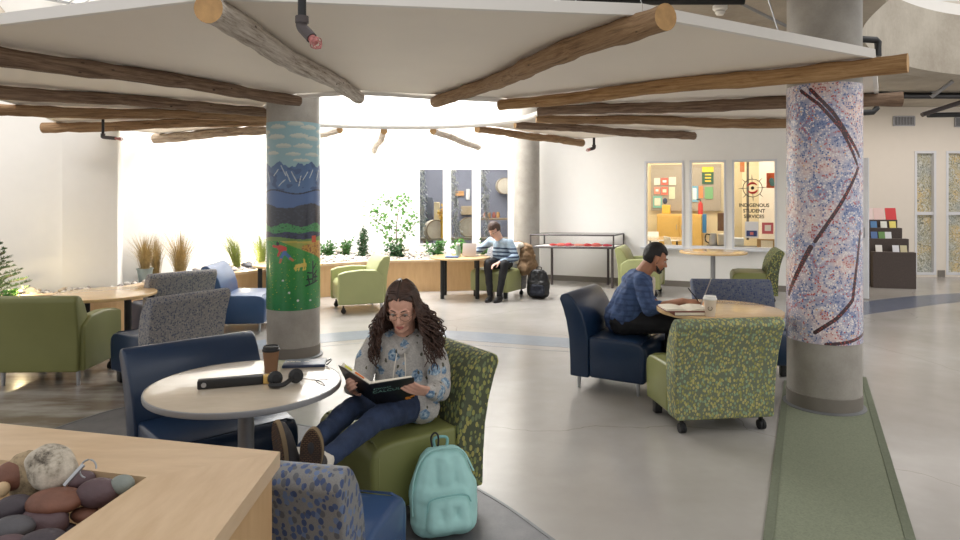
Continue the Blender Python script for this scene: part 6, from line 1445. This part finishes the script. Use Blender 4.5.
bm = BM(); slab(bm, cor[0]+V((0, 0, zb_)), cor[1]+V((0, 0, zb_)), cor[1]+V((0, 0, ztp)), cor[0]+V((0, 0, ztp)), 0, 0.006); mkw('glass_front', bm, M['glass'], dc, False)
redc = [srgb(196, 60, 56), srgb(222, 108, 96), srgb(206, 70, 84), srgb(232, 150, 130)]
for k, (f, lb) in enumerate(((0.22, 'leftmost small red ornament in the display case'), (0.32, 'coral ornament second from the left in the display case'), (0.41, 'red ornament left of centre in the display case'), (0.53, 'pale coral ornament at the centre of the display case'), (0.64, 'red ornament right of centre in the display case'), (0.75, 'crimson ornament second from the right in the display case'), (0.87, 'rightmost bright red ornament in the display case'))):
    q = cor[0]+(cor[1]-cor[0])*f+bk*0.35+V((0, 0, zb_+0.012)); bm = BM(); ell(bm, q+V((0, 0, 0.02)), (0.07+0.02*(k % 2), 0.05, 0.022+0.008*(k % 3)), 2); ell(bm, q+V((0.07, 0.02, 0.015)), (0.04, 0.04, 0.016), 2)
    mkt('ornament', bm, flat('orn%d' % (k % 4), redc[k % 4]), lb, 'ornament', 'red ornaments in the display case', smooth=True)
# ================================================================ BAGS AND JACKET
def backpack(name, label, loc, face, s, lean, main, pocket, strapm, carab=True, wr=0.01):
    """soft rucksack; face = direction its front points, lean tips the top back"""
    f = V((face[0], face[1], 0)).normalized(); t = thing(name, label, 'backpack', loc); x = V((0, 0, 1)).cross(-f).normalized() if False else V((-f.y, f.x, 0))
    up = (V((0, 0, 1))-f*lean).normalized(); fo = x.cross(up).normalized(); fo = fo if fo.dot(f) > 0 else -fo; L = V(loc)
    P = lambda a, b, c: L+x*a*s+fo*b*s+up*c*s
    bm = BM()
    chain(bm, [P(-0.085, 0, 0.085), P(-0.088, 0, 0.22), P(-0.062, 0, 0.345)], [0.078*s, 0.078*s, 0.058*s]); chain(bm, [P(0.085, 0, 0.085), P(0.088, 0, 0.22), P(0.062, 0, 0.345)], [0.078*s, 0.078*s, 0.058*s])
    caps(bm, P(0, 0.0, 0.085), P(0, 0, 0.34), 0.085*s, 0.072*s); caps(bm, P(-0.085, 0, 0.085), P(0.085, 0, 0.085), 0.08*s); caps(bm, P(-0.05, 0, 0.36), P(0.05, 0, 0.36), 0.055*s); caps(bm, P(-0.08, 0.01, 0.2), P(0.08, 0.01, 0.2), 0.078*s)
    b = organic('bag_body', bm, main, t, 0.006*s/0.9, 4, wr=wr, ws=12)
    bm = BM(); caps(bm, P(-0.065, 0.075, 0.08), P(0.075, 0.075, 0.08), 0.042*s); caps(bm, P(-0.06, 0.072, 0.165), P(0.07, 0.072, 0.165), 0.036*s); caps(bm, P(-0.065, 0.075, 0.08), P(-0.06, 0.072, 0.165), 0.042*s, 0.036*s); caps(bm, P(0.075, 0.075, 0.08), P(0.07, 0.072, 0.165), 0.042*s, 0.036*s); caps(bm, P(0, 0.075, 0.08), P(0, 0.072, 0.165), 0.045*s, 0.04*s)
    pk = organic('front_pocket', bm, pocket, t, 0.006*s/0.9, 4, wr=wr*0.6, ws=14)
    bm = BM(); tube(bm, catmull([P(-0.10, 0.10, 0.15), P(-0.085, 0.106, 0.198), P(0, 0.112, 0.212), P(0.085, 0.106, 0.205), P(0.112, 0.092, 0.17)], 6), 0.0035*s, 6); mkw('zip', bm, strapm, pk)
    bm = BM(); tube(bm, catmull([P(-0.155, 0.03, 0.12), P(-0.150, 0.04, 0.27), P(-0.095, 0.045, 0.385), P(0.0, 0.05, 0.412), P(0.09, 0.045, 0.39), P(0.145, 0.035, 0.29)], 6), 0.0045*s, 6); mkw('zip', bm, pocket, b)
    bm = BM(); tube(bm, catmull([P(-0.03, -0.02, 0.40), P(-0.03, -0.02, 0.445), P(0.03, -0.02, 0.445), P(0.03, -0.02, 0.40)], 5), 0.007*s, 8); mkw('grab_loop', bm, strapm, t)
    for sx in (-1, 1): bm = BM(); tube(bm, catmull([P(sx*0.05, -0.07, 0.38), P(sx*0.11, -0.105, 0.28), P(sx*0.12, -0.095, 0.12), P(sx*0.12, -0.03, 0.03)], 6), 0.012*s, 8); mkw('shoulder_strap', bm, strapm, t)
    if carab: bm = BM(); tube(bm, catmull([P(-0.045, 0.0, 0.40), P(-0.05, 0.0, 0.455), P(-0.03, 0.0, 0.475), P(-0.015, 0, 0.455), P(-0.02, 0.0, 0.41), P(-0.045, 0, 0.40)], 6), 0.0045*s, 8); mkw('carabiner', bm, M['black'], t)
    return t
backpack('backpack', 'pale turquoise backpack standing on the floor against the green seat', (-0.165, 3.09, 0), (0.28, -0.95), 0.99, 0.16, M['teal'], M['teal'], M['teal_dark'], wr=0.004)
backpack('backpack', 'black backpack on the floor beside the student\'s chair', AT(538, 10.2, 0), (-0.3, -0.9), 1.08, 0.12, M['black'], M['denim_dark'], M['black'], False)
# brown jacket hanging over the chair back
jq = V((0.72, 10.62, 0)); t = thing('jacket', 'brown jacket with a pale fleece lining draped over the back of the student\'s chair', 'jacket', (jq.x, jq.y, 0.2))
bm = BM()
for (a, b, r1, r2) in (((0.58, 10.72, 0.78), (0.78, 10.52, 0.76), 0.07, 0.07), ((0.62, 10.62, 0.76), (0.70, 10.42, 0.40), 0.07, 0.085), ((0.78, 10.55, 0.74), (0.92, 10.52, 0.22), 0.075, 0.07), ((0.72, 10.50, 0.70), (0.82, 10.42, 0.34), 0.08, 0.075), ((0.66, 10.60, 0.80), (0.76, 10.60, 0.60), 0.07, 0.10)): caps(bm, a, b, r1, r2)
organic('jacket_body', bm, M['brown_jacket'], t, 0.011, 4, wr=0.03, ws=10)
bm = BM(); caps(bm, (0.50, 10.70, 0.79), (0.66, 10.50, 0.80), 0.05); caps(bm, (0.60, 10.52, 0.78), (0.58, 10.48, 0.55), 0.045); organic('lining', bm, M['fleece'], t, 0.010, 3, wr=0.015, ws=14)
# ================================================================ BROCHURE RACK
rk = thing('brochure_rack', 'dark woven brochure rack with stepped tiers by the white wall', 'brochure rack', (AT(893, 11.4, 0).x, 11.6, 0), -0.25)
def rbx(nm, c, s_, m, par=rk): bm = BM(); box(bm, c, s_, 0.006); return mk(nm, bm, m, par, False)
for i, (y0, zt_, x_) in enumerate(((-0.30, 0.62, 0.04), (-0.12, 0.84, 0.0), (0.04, 1.02, -0.04), (0.18, 1.16, -0.06))):
    rbx('tier', (x_, y0+0.07, zt_/2), (0.66-0.02*i, 0.135, zt_), M['wicker'])
bl = [(-0.18, -0.26, 0.62), (0.08, -0.26, 0.62), (0.2, -0.26, 0.62), (-0.2, -0.08, 0.84), (-0.08, -0.08, 0.84), (0.02, -0.08, 0.84), (-0.16, 0.08, 1.02), (0.0, 0.08, 1.02), (0.14, 0.08, 1.02)]
bc = [srgb(236, 232, 226), srgb(226, 226, 232), srgb(206, 196, 160), srgb(90, 120, 170), srgb(110, 150, 90), srgb(224, 226, 230), srgb(88, 132, 180), srgb(226, 228, 220), srgb(236, 220, 120)]
bn = ['white leaflet at the left of the lowest rack tier', 'white leaflet in the middle of the lowest rack tier', 'tan leaflet at the right of the lowest rack tier', 'blue leaflet at the left of the second rack tier', 'green leaflet in the second rack tier', 'white leaflet at the right of the second rack tier', 'blue leaflet at the left of the third rack tier', 'white leaflet in the middle of the third rack tier', 'yellow leaflet at the right of the third rack tier']
rkm = Matrix.Translation(rk.location) @ Matrix.Rotation(-0.25, 4, 'Z')
for (x, y, z), c, nm in zip(bl, bc, bn):
    bm = BM(); box(bm, (0, 0, 0.05), (0.10, 0.012, 0.13), 0, R=Matrix.Rotation(-0.25, 3, 'X')); bmesh.ops.translate(bm, vec=(x, y+0.03, z), verts=bm.verts); bmesh.ops.transform(bm, matrix=rkm, verts=bm.verts); mkt('leaflet', bm, flat('br%d' % bl.index((x, y, z)), c), nm, 'leaflet', 'leaflets in the brochure rack', smooth=False)
for x, c, nm in ((-0.22, srgb(228, 208, 206), 'pale pink sheet standing on top of the brochure rack'), (-0.04, srgb(224, 196, 192), 'pink sheet in the middle on top of the brochure rack'), (0.15, srgb(206, 62, 66), 'red sheet standing at the right on top of the brochure rack')):
    bm = BM(); box(bm, (0, 0, 0.10), (0.17, 0.012, 0.22), 0, R=Matrix.Rotation(-0.3, 3, 'X')); bmesh.ops.translate(bm, vec=(x, 0.24, 1.16), verts=bm.verts); bmesh.ops.transform(bm, matrix=rkm, verts=bm.verts); mkt('leaflet', bm, flat('tp%d' % int(abs(x)*100), c), nm, 'leaflet', 'leaflets in the brochure rack', smooth=False)
# ================================================================ SERVICES
def vent(px, py, w_, h_, label):
    c = AY(px, py, 12.885); s = 12.9/FPX; t = thing('air_vent', label, 'vent', c, 0, 'wall vents'); bm = BM(); W_, H_ = w_*s, h_*s
    for (cc, ss) in (((0, 0, H_/2), (W_, 0.02, 0.02)), ((0, 0, -H_/2), (W_, 0.02, 0.02)), ((W_/2, 0, 0), (0.02, 0.02, H_)), ((-W_/2, 0, 0), (0.02, 0.02, H_))): box(bm, cc, ss)
    mk('frame', bm, M['grey_metal'], t, False)
    bm = BM(); box(bm, (0, 0.006, 0), (W_, 0.006, H_)); mk('backing', bm, M['rubber'], t, False)
    bm = BM(); n_ = 14
    for k in range(n_): box(bm, (-W_/2+W_*(k+0.5)/n_, -0.002, 0), (W_/n_*0.45, 0.012, H_*0.94))
    mk('slats', bm, M['grey_metal'], t, False)
vent(904, 121, 21, 9, 'grey louvred vent high on the white wall above the brochure rack'); vent(962, 122, 14, 9, 'grey louvred vent cut by the right edge of the frame')
def sprinkler(px, py0, px2, py2, Y, label, r=0.02, ztop=2.75):
    a = AY(px, py0, Y); b = AY(px2, py2, Y-0.05); t = thing('sprinkler', label, 'sprinkler', (a.x, a.y, a.z), 0, 'sprinklers under the canopy'); bm = BM(); tube(bm, [V((a.x, a.y, ztop)), a], r, 14); mkw('pipe', bm, M['black'], t)
    bm = BM(); tube(bm, catmull([a+V((0, 0, r*1.5)), a, lerp(a, b, 0.45), lerp(a, b, 0.7)], 4), [r*1.35]*13, 14); tube(bm, [a+V((0, 0, r*2.6)), a+V((0, 0, r*0.9))], r*1.6, 14); mkw('elbow', bm, M['dark_frame'], t)
    bm = BM(); d = (b-a).normalized(); c = b; e = d.orthogonal().normalized(); g = d.cross(e)
    tube(bm, [lerp(a, b, 0.7), b], [r*1.0, r*0.6], 12)
    for k in range(4): tube(bm, catmull([lerp(a, b, 0.75)+(e*math.cos(k*PI/2)+g*math.sin(k*PI/2))*r*0.5, b+(e*math.cos(k*PI/2)+g*math.sin(k*PI/2))*r*1.5, b+d*r*2.2], 4), r*0.14, 5)
    tube(bm, [b+(e*math.cos(k)+g*math.sin(k))*r*1.5 for k in [i*2*PI/14 for i in range(15)]], r*0.14, 5, False); mkw('sprinkler_head', bm, M['sprk'], t)
M['sprk'] = mat('sprk', srgb(190, 120, 116), 0.4, 0.3, 60)
sprinkler(302, 27, 316, 43, 2.9, 'black sprinkler pipe with an elbow and caged head at the top of the frame', 0.018, 4.5)
sprinkler(103, 137, 121, 139, 7.0, 'small sprinkler elbow under the canopy in front of the left wall', 0.014, 2.42)
sprinkler(594, 148, 588, 150, 9.8, 'small black sprinkler elbow under the canopy left of the office windows', 0.018, 2.45)
def pipe(label, pts, r, m='black', brk=()):
    bm = BM(); tube(bm, pts, r, 12); o = mkt('ceiling_pipe', bm, M[m], label, 'pipe', 'pipes under the concrete ceiling')
    for (p, h) in brk: bm = BM(); tube(bm, [p, V((p[0], p[1], 3.33))], 0.008, 6); tube(bm, [V(p)+V((0, 0, 0.0)), V(p)+V((0, 0, 0.02))], r*1.6, 10); mkw('hanger', bm, M['steel'], o)
    return o
pipe('long black pipe under the concrete ceiling at the right edge', [AY(868, 95, 11.0), AY(905, 95.5, 11.0), AY(1010, 96, 11.0)], 0.055, brk=((AY(935, 93, 11.0), 0),))
pipe('slanting grey strut under the concrete ceiling at the right edge', [AY(953, 81, 9.8), AY(931, 97, 10.0)], 0.03, 'grey_metal')
pipe('slanting brown pipe with a red tip at the right edge', [AY(1000, 90, 9.6), AY(924, 114, 10.2), AY(922, 115, 10.2)], 0.035, 'dark_frame')
pipe('short black horizontal pipe at the right edge below the strut', [AY(928, 115, 10.3), AY(1000, 114, 10.3)], 0.04)
pipe('short black pipe with a drop just right of the dotted column', [AY(840, 38, 5.9), AY(876, 40, 5.9), AY(878, 42, 5.9), AY(878, 56, 5.9)], 0.03)
pipe('black pipe elbow just right of the dotted column below the dark log', [AY(858, 113, 6.3), AY(873, 112, 6.3), AY(877, 108, 6.3), AY(877, 102, 6.3)], 0.028)
pipe('black pipe along the top edge above the canopy', [AY(560, 2, 5.6), AY(744, 1.5, 5.6)], 0.028, brk=((AY(733, 0, 5.6), 0),))
pipe('thin grey conduit slanting to the dotted column above the canopy', [AY(742, 4, 5.65), AY(786, 26, 5.9)], 0.014, 'grey_metal')
q = AY(720, 4, 6.0); t = thing('smoke_detector', 'white ceiling smoke detector above the canopy near the dotted column', 'smoke detector', (q.x, q.y, 3.32)); bm = BM(); lathe(bm, [(0.065, 0), (0.065, -0.03), (0.05, -0.045)], seg=28); mk('base', bm, M['white_plastic'], t); bm = BM(); lathe(bm, [(0.04, -0.045), (0.045, -0.06), (0.03, -0.085), (0.0, -0.09)], seg=24, cap=False); mk('sensor', bm, M['white_plastic'], t)
# cable tray at top left
t = thing('cable_tray', 'grey metal cable tray hanging below the ceiling at the top left', 'cable tray', (-3.0, 4.9, 3.05))
a0, a1 = AY(30, -10, 5.0), AY(140, 12, 5.4)
for o_ in (-0.12, 0.12): bm = BM(); tube(bm, [a0+V((o_, -o_, 0)), a1+V((o_, -o_, 0))], 0.012, 6); mkw('side_rail', bm, M['steel'], t)
for k in range(9): bm = BM(); q = lerp(a0, a1, (k+0.5)/9); tube(bm, [q+V((-0.12, 0.12, 0)), q+V((0.12, -0.12, 0))], 0.007, 6); mkw('rung', bm, M['steel'], t)
